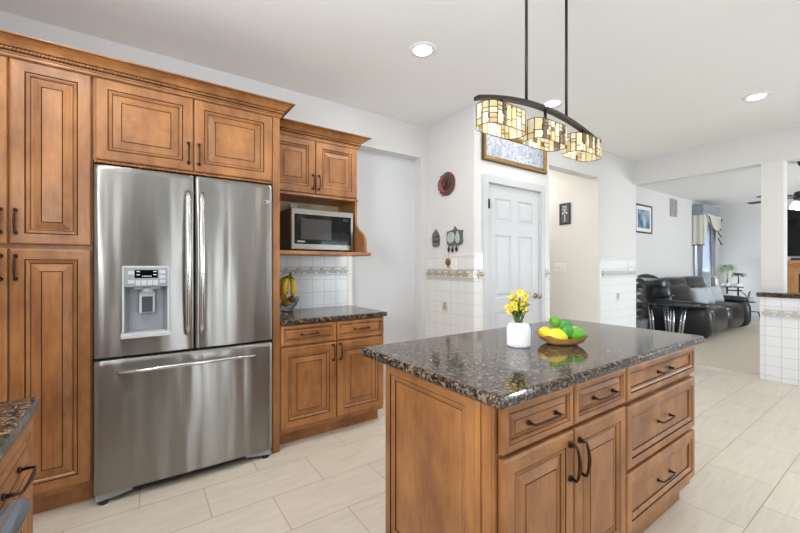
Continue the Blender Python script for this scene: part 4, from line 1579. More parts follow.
def bowl_ring(r, h, seg=48):
    ring = []
    for k in range(seg):
        a = 2 * PI * k / seg
        ca, sa = math.cos(a), math.sin(a)
        e = 0.62
        x = math.copysign(abs(ca) ** e, ca) * r * 1.12
        y = math.copysign(abs(sa) ** e, sa) * r * 0.86
        lift = 0.010 * (abs(math.sin(2 * a)) ** 3) * (r / .1) if h > .02 else 0
        ring.append(B0 + Bt * x + Bf * y + V3((0, 0, h + lift * 1.5)))
    return ring


prof = [(.040, 0.0), (.055, .002), (.078, .016), (.092, .034), (.095, .036), (.090, .034), (.074, .018), (.052, .007), (.002, .006)]
rings = [bowl_ring(r, h) for r, h in prof]
n = 48
verts = [v for rg in rings for v in rg]
faces = [list(range(n))[::-1]] + [(i * n + k, i * n + (k + 1) % n, (i + 1) * n + (k + 1) % n, (i + 1) * n + k) for i in range(len(rings) - 1) for k in range(n)]
mb.vf(verts, faces, 0, 0, True)
tag(mb.build('fruit_dish', BOWLW, origin=B0), 'shallow golden wooden dish heaped with lemons and limes on the island', 'dish')


def fruit(name, mat, lat, dep, z, L, R, yaw, pitch, label, cat, grp, tip=0.25):
    c = B0 + Bt * lat + Bf * dep + V3((0, 0, z))
    M = Matrix.Rotation(yaw, 3, 'Z') @ Matrix.Rotation(pitch, 3, 'Y')
    mb = MB()
    mb.blob(c, (L, R, R), 1, M, 0, 24, 16, lambda d: 1 + tip * max(0, abs(d.x) - .80) / .2 * .35)
    o = mb.build(name, mat, origin=c)
    tag(o, label, cat, grp)
    return o


gl, gg = 'lemons in the wooden dish', 'green fruit in the wooden dish'
fruit('lemon', LEMON, -.040, -.036, .043, .046, .033, .75, .1, 'large yellow lemon at the front left of the wooden dish', 'lemon', gl)
fruit('lemon', LEMON, -.066, .022, .046, .038, .030, 1.4, .2, 'yellow lemon at the far left end of the wooden dish', 'lemon', gl)
fruit('lemon', LEMON, -.010, .010, .044, .036, .029, .3, .0, 'yellow lemon mostly hidden in the middle behind the front lemon', 'lemon', gl)
fruit('lemon', LEMON, .066, .014, .049, .034, .029, 1.0, .1, 'yellow lemon behind the front lime at the right of the dish', 'lemon', gl)
fruit('lemon', LEMON, .052, .044, .056, .034, .028, .2, .1, 'yellow lemon at the rear right of the wooden dish', 'lemon', gl)
fruit('green_mango', MANGO, .020, .030, .078, .044, .033, .95, .15, 'largest green fruit, at the back top of the dish heap', 'green fruit', gg)
fruit('green_mango', MANGO, .014, -.028, .060, .036, .031, 1.5, .35, 'upright green fruit in the middle between front lemon and front lime', 'green fruit', gg)
fruit('lime', LIME, .052, -.034, .052, .040, .030, .95, -.1, 'green lime at the front right corner of the wooden dish', 'lime', gg)
lm = fruit('lime', LIME, -.022, .020, .100, .026, .024, .5, .6, 'small light green lime perched at the top of the dish heap', 'lime', gg)

# crystal bowl with bananas
cx, cy = -2.93, 0.952
mb = MB()
pr = [(.045, 0), (.050, .004), (.044, .014), (.052, .028), (.078, .060), (.092, .098), (.096, .122), (.090, .122), (.084, .100), (.070, .064), (.046, .034), (.0, .030)]
mb.lathe([(r, h + ZC) for r, h in pr], (cx, cy, 0), 'z', 60, 0, False, lambda a, h: 1 + .03 * abs(math.sin(a * 10)))
tag(mb.build('crystal_bowl', CRYSTAL, origin=(cx, cy, ZC)), 'cut crystal footed bowl of fruit on the granite beside refrigerator panel', 'bowl')
for k, (dx, dy, z, r, m, lab, cat) in enumerate(((.030, -.022, .075, .034, PEAR, 'yellow round fruit low in the crystal bowl nearest the counter front', 'fruit'), (-.032, .018, .078, .034, PEAR, 'yellow round fruit inside the crystal bowl, further from the window side', 'fruit'),
                                   (.026, .030, .100, .032, APPLE, 'red apple under the banana tips in the crystal bowl', 'apple'), (.005, -.045, .122, .033, PEAR, 'yellow round fruit at the rim of the crystal bowl under the bananas', 'fruit'))):
    mb = MB(); c = (cx + dx, cy + dy, ZC + z)
    mb.blob(c, (r, r, r * .9), 1, None, 0, 18, 12, lambda d: 1 - .12 * max(0, abs(d.z) - .8) / .2)
    tag(mb.build('apple' if m is APPLE else 'yellow_fruit', m, origin=c), lab, cat)
TC = V3((.8202, -.5721, 0))
hang = V3((cx, cy, ZC + .296)) + Rt * .030 + TC * .01
p = thing('banana_bunch', 'bunch of ripe bananas leaning in the crystal bowl beside refrigerator panel', 'bananas', (cx, cy, ZC + .12))
for k, (tl, td, bl_, bd) in enumerate(((-.008, -.03, -.026, -.02), (-.026, .034, -.040, .030), (.012, .075, -.012, .050), (.056, .055, .026, .035))):
    mb = MB()
    end = V3((cx, cy, ZC + .142 - .006 * k)) + Rt * tl + TC * td
    pts, rs = [], []
    for i in range(14):
        t_ = i / 13
        q = hang.lerp(end, t_)
        bul = math.sin(PI * t_) ** .9
        q = q + (Rt * bl_ + TC * bd) * bul
        pts.append(q)
        rs.append(.006 + .0165 * min(1, max(0, (t_ - .06) / .2)) * (1 if t_ < .82 else max(.25, 1 - (t_ - .82) / .2)))
    mb.tube(pts[:4], rs[:4], 8, 1)
    mb.tube(pts[3:13], rs[3:13], 8, 0)
    mb.tube(pts[12:], [rs[12], rs[13] * .7], 8, 2)
    mb.build('banana', [BANANA, BANANAG, BANANAT], p)
mb = MB(); mb.tube([hang + V3((-.004, .004, .018)), hang, hang - V3((0, 0, .012))], [.008, .010, .009], 8)
mb.build('stem', BANANAG, p)

# ------------------------------------------------------------------ things on the walls
# sun plaque
c = V3((-2.80, YM, 2.072))
p = thing('sun_face_plaque', 'round clay sun face plaque with red crescent and beaded rim on nook wall', 'plaque', c)
mb = MB()
mb.lathe([(.0, 0), (.112, 0), (.116, .010), (.108, .020), (.085, .026), (.0, .030)], c, '-y', 44, 0, True, lambda a, h: 1 + .035 * math.cos(a * 22))
for k in range(26):
    a = 2 * PI * k / 26
    mb.blob((c.x + .108 * math.cos(a), c.y - .016, c.z + .108 * math.sin(a)), (.011, .008, .011), 1, None, 0, 8, 6)
mb.build('disc', BRCL, p)
mb = MB()
pts, rs = [], []
for k in range(13):
    a = PI * .62 + PI * .85 * k / 12
    pts.append((c.x + .074 * math.cos(a), c.y - .030, c.z + .080 * math.sin(a))); rs.append(.008 + .030 * math.sin(PI * k / 12))
mb.tube(pts, rs, 10, flat=(1, .6))
for k in range(6):
    a = PI * .75 + PI * .6 * k / 5
    mb.blob((c.x + .118 * math.cos(a), c.y - .014, c.z + .112 * math.sin(a)), (.020, .010, .016), 1, None, 0, 8, 6)
mb.build('crescent', REDCL, p)
mb = MB()
mb.blob((c.x + .020, c.y - .034, c.z), (.044, .014, .060), 1, None, 1, 18, 12)
mb.blob((c.x + .016, c.y - .060, c.z - .004), (.008, .012, .018), 1, None, 0, 8, 6)
for s in (-1, 1):
    mb.blob((c.x + .020 + s * .019, c.y - .053, c.z + .016), (.010, .006, .005), 1, None, 1, 8, 6)
mb.blob((c.x + .018, c.y - .053, c.z - .028), (.015, .007, .006), 1, None, 1, 8, 6)
mb.build('face', [BRCL, plain('dark_red_clay', (62, 42, 40), 0.45)], p)
# small plaque
c = V3((-2.975, YM, 1.525))
p = thing('figure_plaque', 'small grey-green cast plaque on the nook wall left of the larger one', 'plaque', c)
mb = MB()
outl = [(-.045, -.075), (.0, -.085), (.05, -.07), (.06, -.01), (.052, .04), (.03, .075), (-.02, .082), (-.05, .05), (-.06, 0)]
mb.prism([(c.x + x, c.y, c.z + z) for x, z in outl], (0, -.014, 0))
mb.build('plate', PEWTER, p)
mb = MB()
for x, z, r in ((-.018, .045, .024), (.024, .040, .022), (-.012, -.002, .030), (.026, -.008, .026), (-.02, -.05, .024), (.02, -.052, .022)):
    mb.blob((c.x + x, c.y - .016, c.z + z), (r, .022, r), 1, None, 0, 10, 8)
mb.build('relief', PEWTER, p)
mb = MB(); mb.tube([(c.x - .02, c.y - .004, c.z + .078), (c.x, c.y - .006, c.z + .105), (c.x + .02, c.y - .004, c.z + .078)], .004, 6)
mb.build('hanger', IRON, p)
# large plaque with dials, spoons and pendulum
c = V3((-2.690, YM, 1.520))
p = thing('kitchen_plaque', 'dark pewter kitchen plaque with pale round dish, spoons and hanging copper disc', 'plaque', c)
mb = MB()
outl = [(-.10, -.062), (-.07, -.078), (.09, -.07), (.112, -.045), (.105, .03), (.115, .07), (.06, .075), (.02, .088), (-.04, .078), (-.105, .068), (-.112, .0)]
mb.prism([(c.x + x, c.y, c.z + z) for x, z in outl], (0, -.018, 0))
mb.build('plate', PEWTER, p)
mb = MB(); mb.lathe([(.0, .020), (.020, .020), (.044, .030), (.052, .026), (.056, .016)], (c.x - .040, c.y, c.z + .004), '-y', 24)
mb.build('dish', PEWTERL, p)
mb = MB(); mb.blob((c.x + .055, c.y - .024, c.z - .005), (.026, .014, .050), .8, None, 0, 14, 10); mb.blob((c.x + .055, c.y - .024, c.z + .050), (.014, .010, .014), 1, None, 0, 10, 8)
mb.build('jug', PEWTERL, p)
for k, (x, z) in enumerate(((-.080, -.098), (-.025, -.105), (.03, -.10))):
    mb = MB(); mb.tube([(c.x + x + .01, c.y - .014, c.z - .06), (c.x + x, c.y - .016, c.z + z)], .004, 6); mb.blob((c.x + x, c.y - .016, c.z + z - .012), (.017, .007, .024), 1, None, 0, 10, 8)
    mb.build('spoon', IRON, p)
mb = MB(); mb.tube([(c.x - .085, c.y - .013, c.z - .07), (c.x - .088, c.y - .013, c.z - .21)], .0022, 6)
mb.lathe([(.0, .010), (.034, .010), (.038, .016), (.030, .022), (.0, .024)], (c.x - .088, c.y - .004, c.z - .235), '-y', 24)
mb.tube([(c.x - .088, c.y - .016, c.z - .27), (c.x - .088, c.y - .016, c.z - .295)], .006, 6)
mb.build('pendulum', COPPER, p)
mb = MB(); mb.tube([(c.x - .02, c.y - .004, c.z + .082), (c.x, c.y - .006, c.z + .115), (c.x + .02, c.y - .004, c.z + .085)], .004, 6)
mb.build('hanger', IRON, p)


def switch_plate(name, c, N, w, h, n, label, outlet=False):
    x, y, z = c
    p = thing(name, label, 'switch' if not outlet else 'outlet', c)
    mb = MB()
    if N == '-y':
        mb.box(x - w / 2, x + w / 2, y - .006, y, z - h / 2, z + h / 2, bev=.002)
    else:
        mb.box(x, x + .006, y - w / 2, y + w / 2, z - h / 2, z + h / 2, bev=.002)
    mb.build('plate', PLASTIC_W, p)
    for k in range(n):
        o_ = (k - (n - 1) / 2) * .046
        mb = MB()
        if N == '-y':
            mb.box(x + o_ - .006, x + o_ + .006, y - .014, y - .005, z - .012, z + .012, bev=.002)
        else:
            mb.box(x + .005, x + .014, y + o_ - .006, y + o_ + .006, z - .012, z + .012, bev=.002)
        mb.build('toggle', LGREYP, p)


switch_plate('light_switch', (-2.965, 4.775, 1.225), '-y', .165, .118, 3, 'white triple light switch plate on the hall wall under grey print')
switch_plate('light_switch', (-2.690, YM - .010, 1.262), '-y', .072, .115, 1, 'white single switch plate on nook tile beside hanging copper disc')
switch_plate('light_switch', (XC + .012, 5.62, 1.235), 'x', .115, .115, 2, 'white double switch plate over tile border beside living room opening')

# grey print in the hall
c = V3((-2.885, 4.775, 1.960))
p = thing('framed_print', 'small dark grey framed print with white tree drawing on hall wall', 'picture', c)
w, h = .155, .29
mb = MB()
ring_panel(mb, (c.x - w / 2, c.y, c.z - h / 2), (1, 0, 0), (0, 0, 1), (0, -1, 0), w, h, [(0, 0, 0), (0, .018, 0), (.014, .020, 0), (.016, .012, 0)], 0)
mb.build('frame', FRAME_D, p)
mb = MB(); mb.box(c.x - w / 2 + .016, c.x + w / 2 - .016, c.y - .0135, c.y - .012, c.z - h / 2 + .016, c.z + h / 2 - .016)
pr_ = mb.build('print', SLATE, p)
mb = MB()
y = c.y - .0145
for (x0, x1, z0) in ((-.034, .034, .098), (-.028, .028, .078), (-.038, .038, .058), (-.02, .02, .040)):
    n_ = 5
    for k in range(n_):
        xa = x0 + (x1 - x0) * k / n_
        mb.box(c.x + xa, c.x + xa + (x1 - x0) / n_ * .7, y, y + .0012, c.z + z0, c.z + z0 + .011)
mb.box(c.x - .005, c.x + .005, y, y + .0012, c.z - .105, c.z + .0)
for k in range(7):
    a = PI * k / 6
    mb.box(c.x + .030 * math.cos(a) - .009, c.x + .030 * math.cos(a) + .009, y, y + .0012, c.z + .004 + .022 * math.sin(a) - .006, c.z + .004 + .022 * math.sin(a) + .006)
mb.build('white_drawing', MATB, pr_)

# gold framed drawing over the door
p = thing('gold_framed_picture', 'wide ornate gold framed blue-grey drawing above the white door', 'picture', (XC, 3.145, 2.39))
py0, py1, pz0, pz1 = 2.640, 3.648, 2.248, 2.552
mb = MB()
ring_panel(mb, (XC, py0, pz0), U_, (0, 0, 1), N_, py1 - py0, pz1 - pz0,
           [(0, 0, 1), (0, .018, 1), (.008, .026, 0), (.020, .032, 0), (.034, .028, 0), (.044, .018, 1), (.050, .014, 0), (.056, .012, 0)], 0)
fr = mb.build('frame', [GOLD, GOLDD], p)
mb = MB()
k = 0
L1 = py1 - py0
for i in range(46):
    y = py0 + .02 + (L1 - .04) * i / 45
    for z in (pz0 + .022, pz1 - .022):
        mb.blob((XC + .030, y, z), (.007, .009, .010), 1, None, 0, 6, 5)
for i in range(1, 12):
    z = pz0 + .022 + (pz1 - pz0 - .044) * i / 12
    for y in (py0 + .022, py1 - .022):
        mb.blob((XC + .030, y, z), (.007, .010, .009), 1, None, 0, 6, 5)
mb.build('carving', GOLD, fr)
mb = MB(); mb.box(XC + .010, XC + .0125, py0 + .05, py1 - .05, pz0 + .05, pz1 - .05)
mb.build('drawing', ART, p)

# ------------------------------------------------------------------ living room
# sofa
p = thing('sofa', 'black leather reclining sofa with puffy back against the living room wall', 'sofa', (-2.6, 8.8, 0.004))
SY0, SY1 = 7.55, 10.02
mb = MB(); mb.blob((-2.62, (SY0 + SY1) / 2, .24), (.42, (SY1 - SY0) / 2 - .04, .20), .35, None, 0, 32, 14)
mb.build('base', LEATHER, p)


def wr(seed, amp=.03):
    r = random.Random(seed)
    ph = [r.uniform(0, 6) for _ in range(4)]
    return lambda d: 1 + amp * math.sin(5 * d.y + ph[0]) * math.sin(4 * d.z + ph[1]) + amp * .6 * math.sin(11 * d.y + ph[2])


w3 = (SY1 - SY0 - .50) / 2
for k in range(2):
    yc = SY0 + .25 + w3 * (k + .5)
    mb = MB()
    mb.blob((-2.50, yc, .42), (.40, w3 / 2 + .005, .13), .5, None, 0, 24, 14, wr(k, .02))
    mb.build('seat_cushion', LEATHER, p)
    mb = MB()
    mb.blob((-2.22, yc, .29), (.13, w3 / 2, .22), .6, None, 0, 24, 14, wr(k + 7, .03))
    mb.build('footrest', LEATHER, p)
    mb = MB()
    for j, (zc, hh, xx, dpt) in enumerate(((.60, .15, -2.80, .17), (.76, .14, -2.85, .18), (.90, .13, -2.91, .18))):
        mb.blob((xx, yc, zc), (dpt, w3 / 2 + .10, hh), .55, Matrix.Rotation(-.22, 3, 'Y'), 0, 24, 14, wr(k * 3 + j, .035))
    mb.build('back_cushion', LEATHER, p)
for y in (SY0 + .13, SY1 - .13):
    mb = MB()
    mb.blob((-2.52, y, .30), (.46, .125, .29), .5, None, 0, 28, 16)
    mb.blob((-2.50, y, .575), (.40, .145, .075), .7, None, 0, 28, 14, wr(int(y * 10), .03))
    mb.build('arm', LEATHER, p)


def pillow(y, x, rz, ry, lab):
    c = V3((x, y, .715))
    M = Matrix.Rotation(rz, 3, 'Z') @ Matrix.Rotation(ry, 3, 'Y')
    mb = MB()
    def fn(d):
        return 1.0
    n = 14
    vs, fs = [], []
    for side in (1, -1):
        for i in range(n + 1):
            for j in range(n + 1):
                u, v = -1 + 2 * i / n, -1 + 2 * j / n
                k = (1 - u ** 4) * (1 - v ** 4)
                vs.append(M @ V3((side * .06 * max(0, k) ** .6, u * .17 * (1 - .07 * (1 - v * v)), v * .16 * (1 - .07 * (1 - u * u)))) + c)
    for s in range(2):
        o = s * (n + 1) ** 2
        for i in range(n):
            for j in range(n):
                a = o + i * (n + 1) + j
                fs.append((a, a + 1, a + n + 2, a + n + 1) if s else (a, a + n + 1, a + n + 2, a + 1))
    mb.vf(vs, fs, 0, 2, True)
    o = mb.build('throw_pillow', PILLOW, origin=c, weld=.0005)
    tag(o, lab, 'pillow', 'silver pillows on the black sofa')


pillow(8.03, -2.35, -.30, -.30, 'silver throw pillow on black sofa, nearest the chrome side table')
pillow(8.40, -2.37, -.36, -.36, 'silver throw pillow on black sofa, middle of the three')
pillow(9.02, -2.40, -.45, -.32, 'silver throw pillow on black sofa, nearest the plants')
# side table with chrome legs
p = thing('side_table', 'dark glass side table on chrome legs in front of sofa arm', 'table', (-2.5, 7.2, 0.004))
mb = MB(); mb.box(-2.85, -2.14, 7.02, 7.40, .605, .622, bev=.004)
mb.build('table_top', SMOKE, p)
for (x, y, dx) in ((-2.76, 7.12, .03), (-2.42, 7.08, -.01), (-2.30, 7.20, -.04), (-2.62, 7.36, .03)):
    mb = MB()
    for q in (-.020, .020):
        mb.tube([(x + q, y, .605), (x + dx * 1.6 + q, y, .012)], .014, 8)
    mb.lathe([(.03, 0), (.03, .012)], (x + dx * 1.6, y, .004), 'z', 12)
    mb.build('leg', CHROME, p)
# dark leafy plant behind the pier
p = thing('agave_plant', 'dark spiky leafed plant in grey pot behind the tiled pier', 'plant', (-2.93, 6.98, 0.004))
mb = MB(); mb.lathe([(.13, 0), (.15, .02), (.18, .30), (.185, .34), (.165, .34), (.16, .28), (.0, .28)], (-2.93, 6.98, .004), 'z', 28)
mb.build('pot', plain('grey_planter', (120, 126, 134), .5), p)
mb = MB(); mb.tube([(-2.93, 6.98, .28), (-2.92, 6.98, .7), (-2.93, 6.98, 1.05)], [.02, .018, .012], 8)
mb.build('trunk', BARK, p)
mb = MB(); rnd = random.Random(9)
for i in range(18):
    a = i * 2.4
    z = .42 + .64 * i / 18
    leaf(mb, (-2.93, 6.98, z), (math.cos(a), math.sin(a), rnd.uniform(.0, .5)), rnd.uniform(.15, .21), .045, rnd.uniform(.1, .5), 0, 6, V3((.7, -.6, .35)))
leaf(mb, (-2.90, 6.99, 1.06), (.75, .66, .12), .34, .04, .2, 0, 6, V3((.7, -.6, .35)))
leaf(mb, (-2.90, 6.99, .93), (.8, .6, .25), .30, .04, .2, 0, 6, V3((.7, -.6, .35)))
mb.build('foliage', LEAFD, p, normals=False)

# picture, vent
p = thing('framed_landscape', 'dark framed blue landscape picture on the living room wall above sofa', 'picture', (XL, 7.84, 2.14))
mb = MB(); ring_panel(mb, (XL, 7.46, 1.872), U_, (0, 0, 1), N_, .715, .535, [(0, 0, 0), (0, .022, 0), (.026, .024, 0), (.030, .012, 0)], 0)
mb.build('frame', FRAME_D, p)
mb = MB(); mb.box(XL + .012, XL + .0135, 7.49, 8.145, 1.90, 2.377)
mb.build('mat_board', MATB, p)
mb = MB(); mb.box(XL + .0135, XL + .0145, 7.56, 8.075, 1.965, 2.31)
mb.build('picture_print', ART_L, p)
p = thing('wall_vent', 'painted metal return air vent high on the living room wall', 'vent', (XL, 9.25, 2.48))
mb = MB(); mb.box(XL, XL + .006, 9.07, 9.43, 2.295, 2.665, bev=.002)
mb.build('backing', VENTD, p)
mb = MB()
for y in (9.07, 9.24, 9.405):
    mb.box(XL + .006, XL + .014, y, y + .025, 2.295, 2.665)
for z in (2.295, 2.645):
    mb.box(XL + .006, XL + .014, 9.07, 9.43, z, z + .02)
mb.build('frame', VENTM, p)
for k in range(16):
    mb = MB(); mb.box(XL + .006, XL + .012, 9.095, 9.405, 2.322 + k * .0205, 2.332 + k * .0205)
    mb.build('slat', VENTM, p)

# window treatment
p = thing('window_drapery', 'grey satin cornice with cream swag valance and tied silver drapes at window', 'curtain', (-3.0, 10.87, 0.004))
CX0, CX1, CY0, CY1 = XL + .004, -2.93, 10.32, 11.42
mb = MB(); mb.box(CX0, CX1, CY0, CY1, 2.385, 2.652, bev=.02, seg=3)
mb.build('cornice', SATIN, p)
# cream jabot wrapping the near end
mb = MB()


def pleat(mb, pts, z0, z1, amp, n, mat=0, zfun=None, thick=.006):
    """hanging cloth along a plan polyline with n folds"""
    P = [V3((*q, 0)) for q in pts]
    L = [0]
    for i in range(len(P) - 1):
        L.append(L[-1] + (P[i + 1] - P[i]).length)
    tot = L[-1]
    m = n * 8
    rows = []
    for k in range(m + 1):
        s = tot * k / m
        i = max(j for j in range(len(L)) if L[j] <= s + 1e-9)
        i = min(i, len(P) - 2)
        d = (P[i + 1] - P[i]).normalized()
        c = P[i] + d * (s - L[i]) + V3((d.y, -d.x, 0)) * (amp * math.sin(2 * PI * n * k / m))
        zb = zfun(k / m) if zfun else z0
        rows.append((c, zb))
    for k in range(m):
        (a, za), (b, zb) = rows[k], rows[k + 1]
        d = (b - a).normalized()
        nn = V3((-d.y, d.x, 0)) * thick
        mb.face([a + V3((0, 0, za)), b + V3((0, 0, zb)), b + V3((0, 0, z1)), a + V3((0, 0, z1))], mat, smooth=True)
        mb.face([a + nn + V3((0, 0, za)), a + nn + V3((0, 0, z1)), b + nn + V3((0, 0, z1)), b + nn + V3((0, 0, zb))], mat, smooth=True)


pleat(mb, [(CX0 + .005, CY0 - .008), (CX1 + .008, CY0 - .008), (CX1 + .010, CY0 + .22)], 1.72, 2.40, .010, 4, 0, lambda t: 1.72 + (.0 if t < .6 else (t - .6) * 1.2))
mb.build('jabot', CREAMF, p, normals=False); mb = MB()
pleat(mb, [(CX1 + .012, CY1 - .30), (CX1 + .014, CY1)], 1.75, 2.40, .012, 3, 0, lambda t: 2.25 - t * .50)
mb.build('jabot', CREAMF, p, normals=False)
mb = MB()
n = 20
for r in range(5):
    pts = []
    for k in range(n + 1):
        t = k / n
        sag = math.sin(PI * t)
        pts.append((CX1 + .02 + .05 * sag * (r / 5 + .3), CY0 + .12 + (CY1 - CY0 - .22) * t, 2.42 - r * .012 - sag * (.05 + r * .055)))
    mb.tube(pts, [.022 + .018 * math.sin(PI * k / n) for k in range(n + 1)], 8)
mb.build('swag', CREAMF, p)
mb = MB()
pts, rs = [], []
for k in range(61):
    t = k / 60
    sag = math.sin(PI * t)
    pts.append((CX1 + .06, CY0 + .12 + (CY1 - CY0 - .22) * t, 2.36 - sag * .30)); rs.append(.008 + .008 * (k % 3 == 0))
mb.tube(pts, rs, 6)
mb.build('fringe', TASSEL, p)
zz_ = [(0, 2.20), (.22, 2.10), (.02, 2.05), (.26, 1.94), (.03, 1.90), (.29, 1.76)]
mb = MB(); mb.tube([(CX1 + .035, CY1 - .30 + a, z) for a, z in zz_], .012, 6)
mb.build('fringe', TASSEL, p)
mb = MB(); mb.tube([(CX0 + .01, CY0 - .022, 1.725), (CX1 + .02, CY0 - .022, 1.725)], .012, 6)
mb.build('fringe', TASSEL, p)
for (ya, yb, tie) in ((10.36, 10.56, 10.45), (11.20, 11.40, 11.33)):
    mb = MB()
    rows = []
    nz = 18
    nf = 28
    for j in range(nz + 1):
        z = .03 + (2.38 - .03) * j / nz
        t = max(0, 1 - abs(z - .98) / .9)
        sq = 1 - .55 * t ** 1.5
        yc = (ya + yb) / 2 * (1 - t) + tie * t
        hw = (yb - ya) / 2 * sq * 1.25
        rows.append([V3((-3.035 + .028 * math.sin(k * 2 * PI * 5 / nf) * (.6 + .4 * sq), yc - hw + 2 * hw * k / nf, z)) for k in range(nf + 1)])
    for j in range(nz):
        for k in range(nf):
            mb.face([rows[j][k], rows[j][k + 1], rows[j + 1][k + 1], rows[j + 1][k]], 0, smooth=True)
            dx = V3((-.008, 0, 0))
            mb.face([rows[j][k] + dx, rows[j + 1][k] + dx, rows[j + 1][k + 1] + dx, rows[j][k + 1] + dx], 0, smooth=True)
    mb.build('drape', SILVERF, p, normals=False)
    mb = MB(); mb.tube([(-3.08, tie - .08, 1.02), (-2.985, tie, .98), (-3.08, tie + .08, 1.02)], .016, 8); mb.lathe([(.012, .0), (.035, -.03), (.04, -.06), (.045, -.36), (.0, -.36)], (-2.975, tie, .98), 'z', 12)
    mb.build('tassel', CREAMF, p)
mb = MB(); pleat(mb, [(-3.074, 10.56), (-3.074, 11.24)], .05, 2.38, .008, 8)
mb.build('sheer', SHEER, p, normals=False)

# plant stand and plants
p = thing('plant_stand', 'dark metal tiered plant stand at the far living room wall', 'plant stand', (-2.45, 10.6, 0.004))
mb = MB()
TI = [(-2.60, 10.6, .80, .11), (-2.415, 10.6, .80, .095), (-2.235, 10.5, .50, .12)]
for (x, y, z, r) in TI:
    mb.lathe([(r, 0), (r, .016)], (x, y, z - .016), 'z', 20)
    mb.build('tray', BLACKP, p); mb = MB()
mb.tube([(-2.60, 10.6, .784), (-2.60, 10.6, .55), (-2.60, 10.6, .012)], .016, 8)
mb.tube([(-2.415, 10.6, .784), (-2.415, 10.6, .30)], .016, 8); mb.tube([(-2.60, 10.6, .72), (-2.415, 10.6, .72), (-2.35, 10.58, .72)], .014, 8)
mb.tube([(-2.235, 10.5, .484), (-2.235, 10.5, .012)], .014, 8); mb.tube([(-2.60, 10.6, .30), (-2.415, 10.6, .30), (-2.235, 10.5, .30), (-2.06, 10.45, .30), (-2.0, 10.45, .012)], .013, 8)
mb.build('frame', BLACKP, p)


def potted(name, x, y, z, pr, ph, label, trunk, leafmat, nl, L, w, zc, spread, droop, seed, potm):
    p = thing(name, label, 'plant', (x, y, z))
    mb = MB(); mb.lathe([(pr * .86, 0), (pr, .01), (pr, ph), (pr * .9, ph), (pr * .86, ph * .8), (0, ph * .8)], (x, y, z), 'z', 20)
    mb.build('pot', potm, p)
    if trunk:
        mb = MB(); mb.tube([(x, y, z + ph * .7), (x + .01, y, (z + zc) / 2), (x, y, zc)], [.014, .012, .009], 7)
        mb.build('trunk', BARK, p)
    mb = MB(); r = random.Random(seed)
    for i in range(nl):
        a = r.uniform(0, 2 * PI)
        leaf(mb, (x, y, zc + r.uniform(-.03, .03)), (math.cos(a), math.sin(a), r.uniform(*spread)), r.uniform(.7, 1.1) * L, w, r.uniform(.6, 1.2) * droop, 0, 7)
    mb.build('foliage', leafmat, p, normals=False)


potted('spider_plant', -2.60, 10.6, .80, .075, .075, 'tall spider plant with long arching pale leaves in white pot on stand', True, LEAFP, 110, .33, .011, 1.19, (.5, 2.2), 1.1, 5, CERAM)
potted('small_palm', -2.415, 10.6, .80, .075, .070, 'small dark green palm in white pot on the plant stand', True, LEAF, 34, .17, .017, 1.06, (.0, .7), .5, 6, CERAM)
potted('low_houseplant', -2.235, 10.5, .50, .085, .085, 'low thin leaved plant in grey pot on the lowest plant stand tray', False, LEAFD, 9, .22, .008, .58, (.9, 1.6), .2, 8, plain('grey_blue_pot', (150, 158, 168), .4))
p = thing('end_table', 'small dark end table behind the far sofa arm under the plants', 'table', (-2.62, 10.17, 0.004))
mb = MB(); mb.box(-2.95, -2.30, 10.06, 10.28, .60, .625, bev=.004); mb.build('table_top', SMOKE, p)
for (x, y) in ((-2.91, 10.09), (-2.34, 10.09), (-2.91, 10.25), (-2.34, 10.25)):
    mb = MB(); mb.tube([(x, y, .60), (x, y, .004)], .014, 8); mb.build('leg', BLACKP, p)
mb = MB(); mb.box(-2.74, -2.40, 10.08, 10.26, .625, .655, bev=.006)
tag(mb.build('white_box', CERAM, origin=(-2.57, 10.17, .625)), 'flat white box lying on the end table beside the sofa', 'box')

# fireplace, television, fan
p = thing('fireplace', 'oak fireplace mantel with dark firebox on the far living room wall', 'fireplace', (-.95, 11.4, 0.004))
FY = 11.32
mb = MB(); mb.box(-1.86, .0, FY - .14, 11.584, 1.30, 1.37, grain=0, bev=.012); mb.box(-1.82, -.04, FY - .08, 11.584, 1.25, 1.30, grain=0, bev=.01)
mb.build('mantel_shelf', OAK, p)
for (a, b) in ((-1.80, -1.62), (-.24, -.06)):
    mb = MB(); mb.box(a, b, FY - .03, 11.584, .004, 1.25, bev=.004); mb.box(a + .03, b - .03, FY - .042, FY - .03, .15, 1.15, bev=.004)
    mb.build('pilaster', OAK, p)
mb = MB(); mb.box(-1.62, -.24, FY, 11.584, 1.08, 1.25, grain=0); mb.build('frieze', OAK, p)
mb = MB(); mb.box(-1.62, -.24, FY + .05, 11.584, .004, 1.08); mb.build('firebox', BRICKD, p)
mb = MB(); mb.box(-1.60, -.26, FY + .03, FY + .05, .74, .76); mb.box(-1.60, -.26, FY + .03, FY + .05, 1.04, 1.07); mb.build('fire_screen', BLACKP, p)
p = thing('television', 'large black flat screen television above the oak mantel', 'television', (-.95, 11.5, 1.46))
mb = MB(); mb.box(-1.845, -.05, 11.50, 11.54, 1.462, 2.470, bev=.004); mb.build('screen', BLACKG, p)
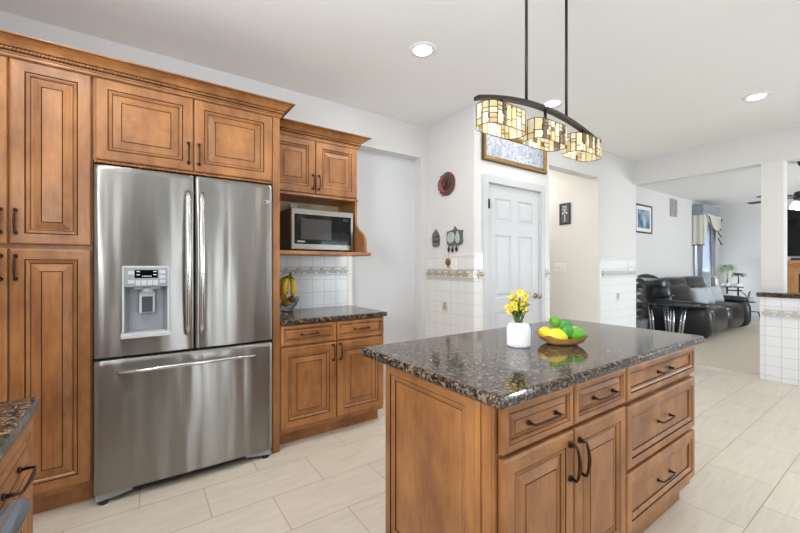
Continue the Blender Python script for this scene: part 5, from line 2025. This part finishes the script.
mb = MB(); mb.box(-1.3, -.6, 11.54, 11.60, 1.7, 2.2); mb.build('wall_mount', BLACKP, p)
p = thing('soundbar', 'light grey soundbar on the mantel under the television', 'soundbar', (-1.2, 11.3, 1.37))
mb = MB(); mb.box(-1.85, -.1, 11.27, 11.35, 1.372, 1.425, bev=.008); mb.build('housing', LGREYP, p)
mb = MB(); mb.box(-1.72, -1.5, 11.263, 11.271, 1.376, 1.418); mb.build('sensor_bar', BLACKP, p)

fcx, fcy, fz = -1.05, 7.75, 2.235
p = thing('ceiling_fan', 'dark ceiling fan with lit white glass bowls in the living room', 'ceiling fan', (fcx, fcy, 2.74))
mb = MB(); mb.lathe([(.07, 0), (.06, -.05), (.02, -.07)], (fcx, fcy, CE), 'z', 20); mb.tube([(fcx, fcy, 2.68), (fcx, fcy, fz + .08)], .013, 10)
mb.lathe([(.03, .09), (.10, .07), (.115, .02), (.11, -.03), (.05, -.05), (.045, -.085)], (fcx, fcy, fz), 'z', 24)
mb.build('motor', IRON, p)
for k in range(5):
    a = math.atan2(-.82, -.572) + k * 2 * PI / 5 + .02
    d = V3((math.cos(a), math.sin(a), 0)); s_ = V3((-d.y, d.x, 0))
    c0 = V3((fcx, fcy, fz))
    mb = MB()
    outl = [(.10, -.02), (.20, -.03), (.25, -.065), (.62, -.07), (.65, -.05), (.65, .05), (.62, .07), (.25, .065), (.20, .03), (.10, .02)]
    mb.prism([c0 + d * r + s_ * q + V3((0, 0, q * .08)) for r, q in outl], (0, 0, .008))
    mb.build('blade', FANM, p)
for k in range(3):
    a = k * 2 * PI / 3 + 4.05
    c0 = V3((fcx + .11 * math.cos(a), fcy + .11 * math.sin(a), fz - .10))
    mb = MB(); mb.tube([(fcx, fcy, fz - .07), tuple(c0 + V3((0, 0, .02)))], .01, 6); mb.build('light_arm', IRON, p)
    mb = MB(); mb.lathe([(.028, .03), (.055, -.01), (.070, -.055), (.060, -.075), (.0, -.085)], c0, 'z', 18); mb.build('glass_bowl', GLOWF, p)
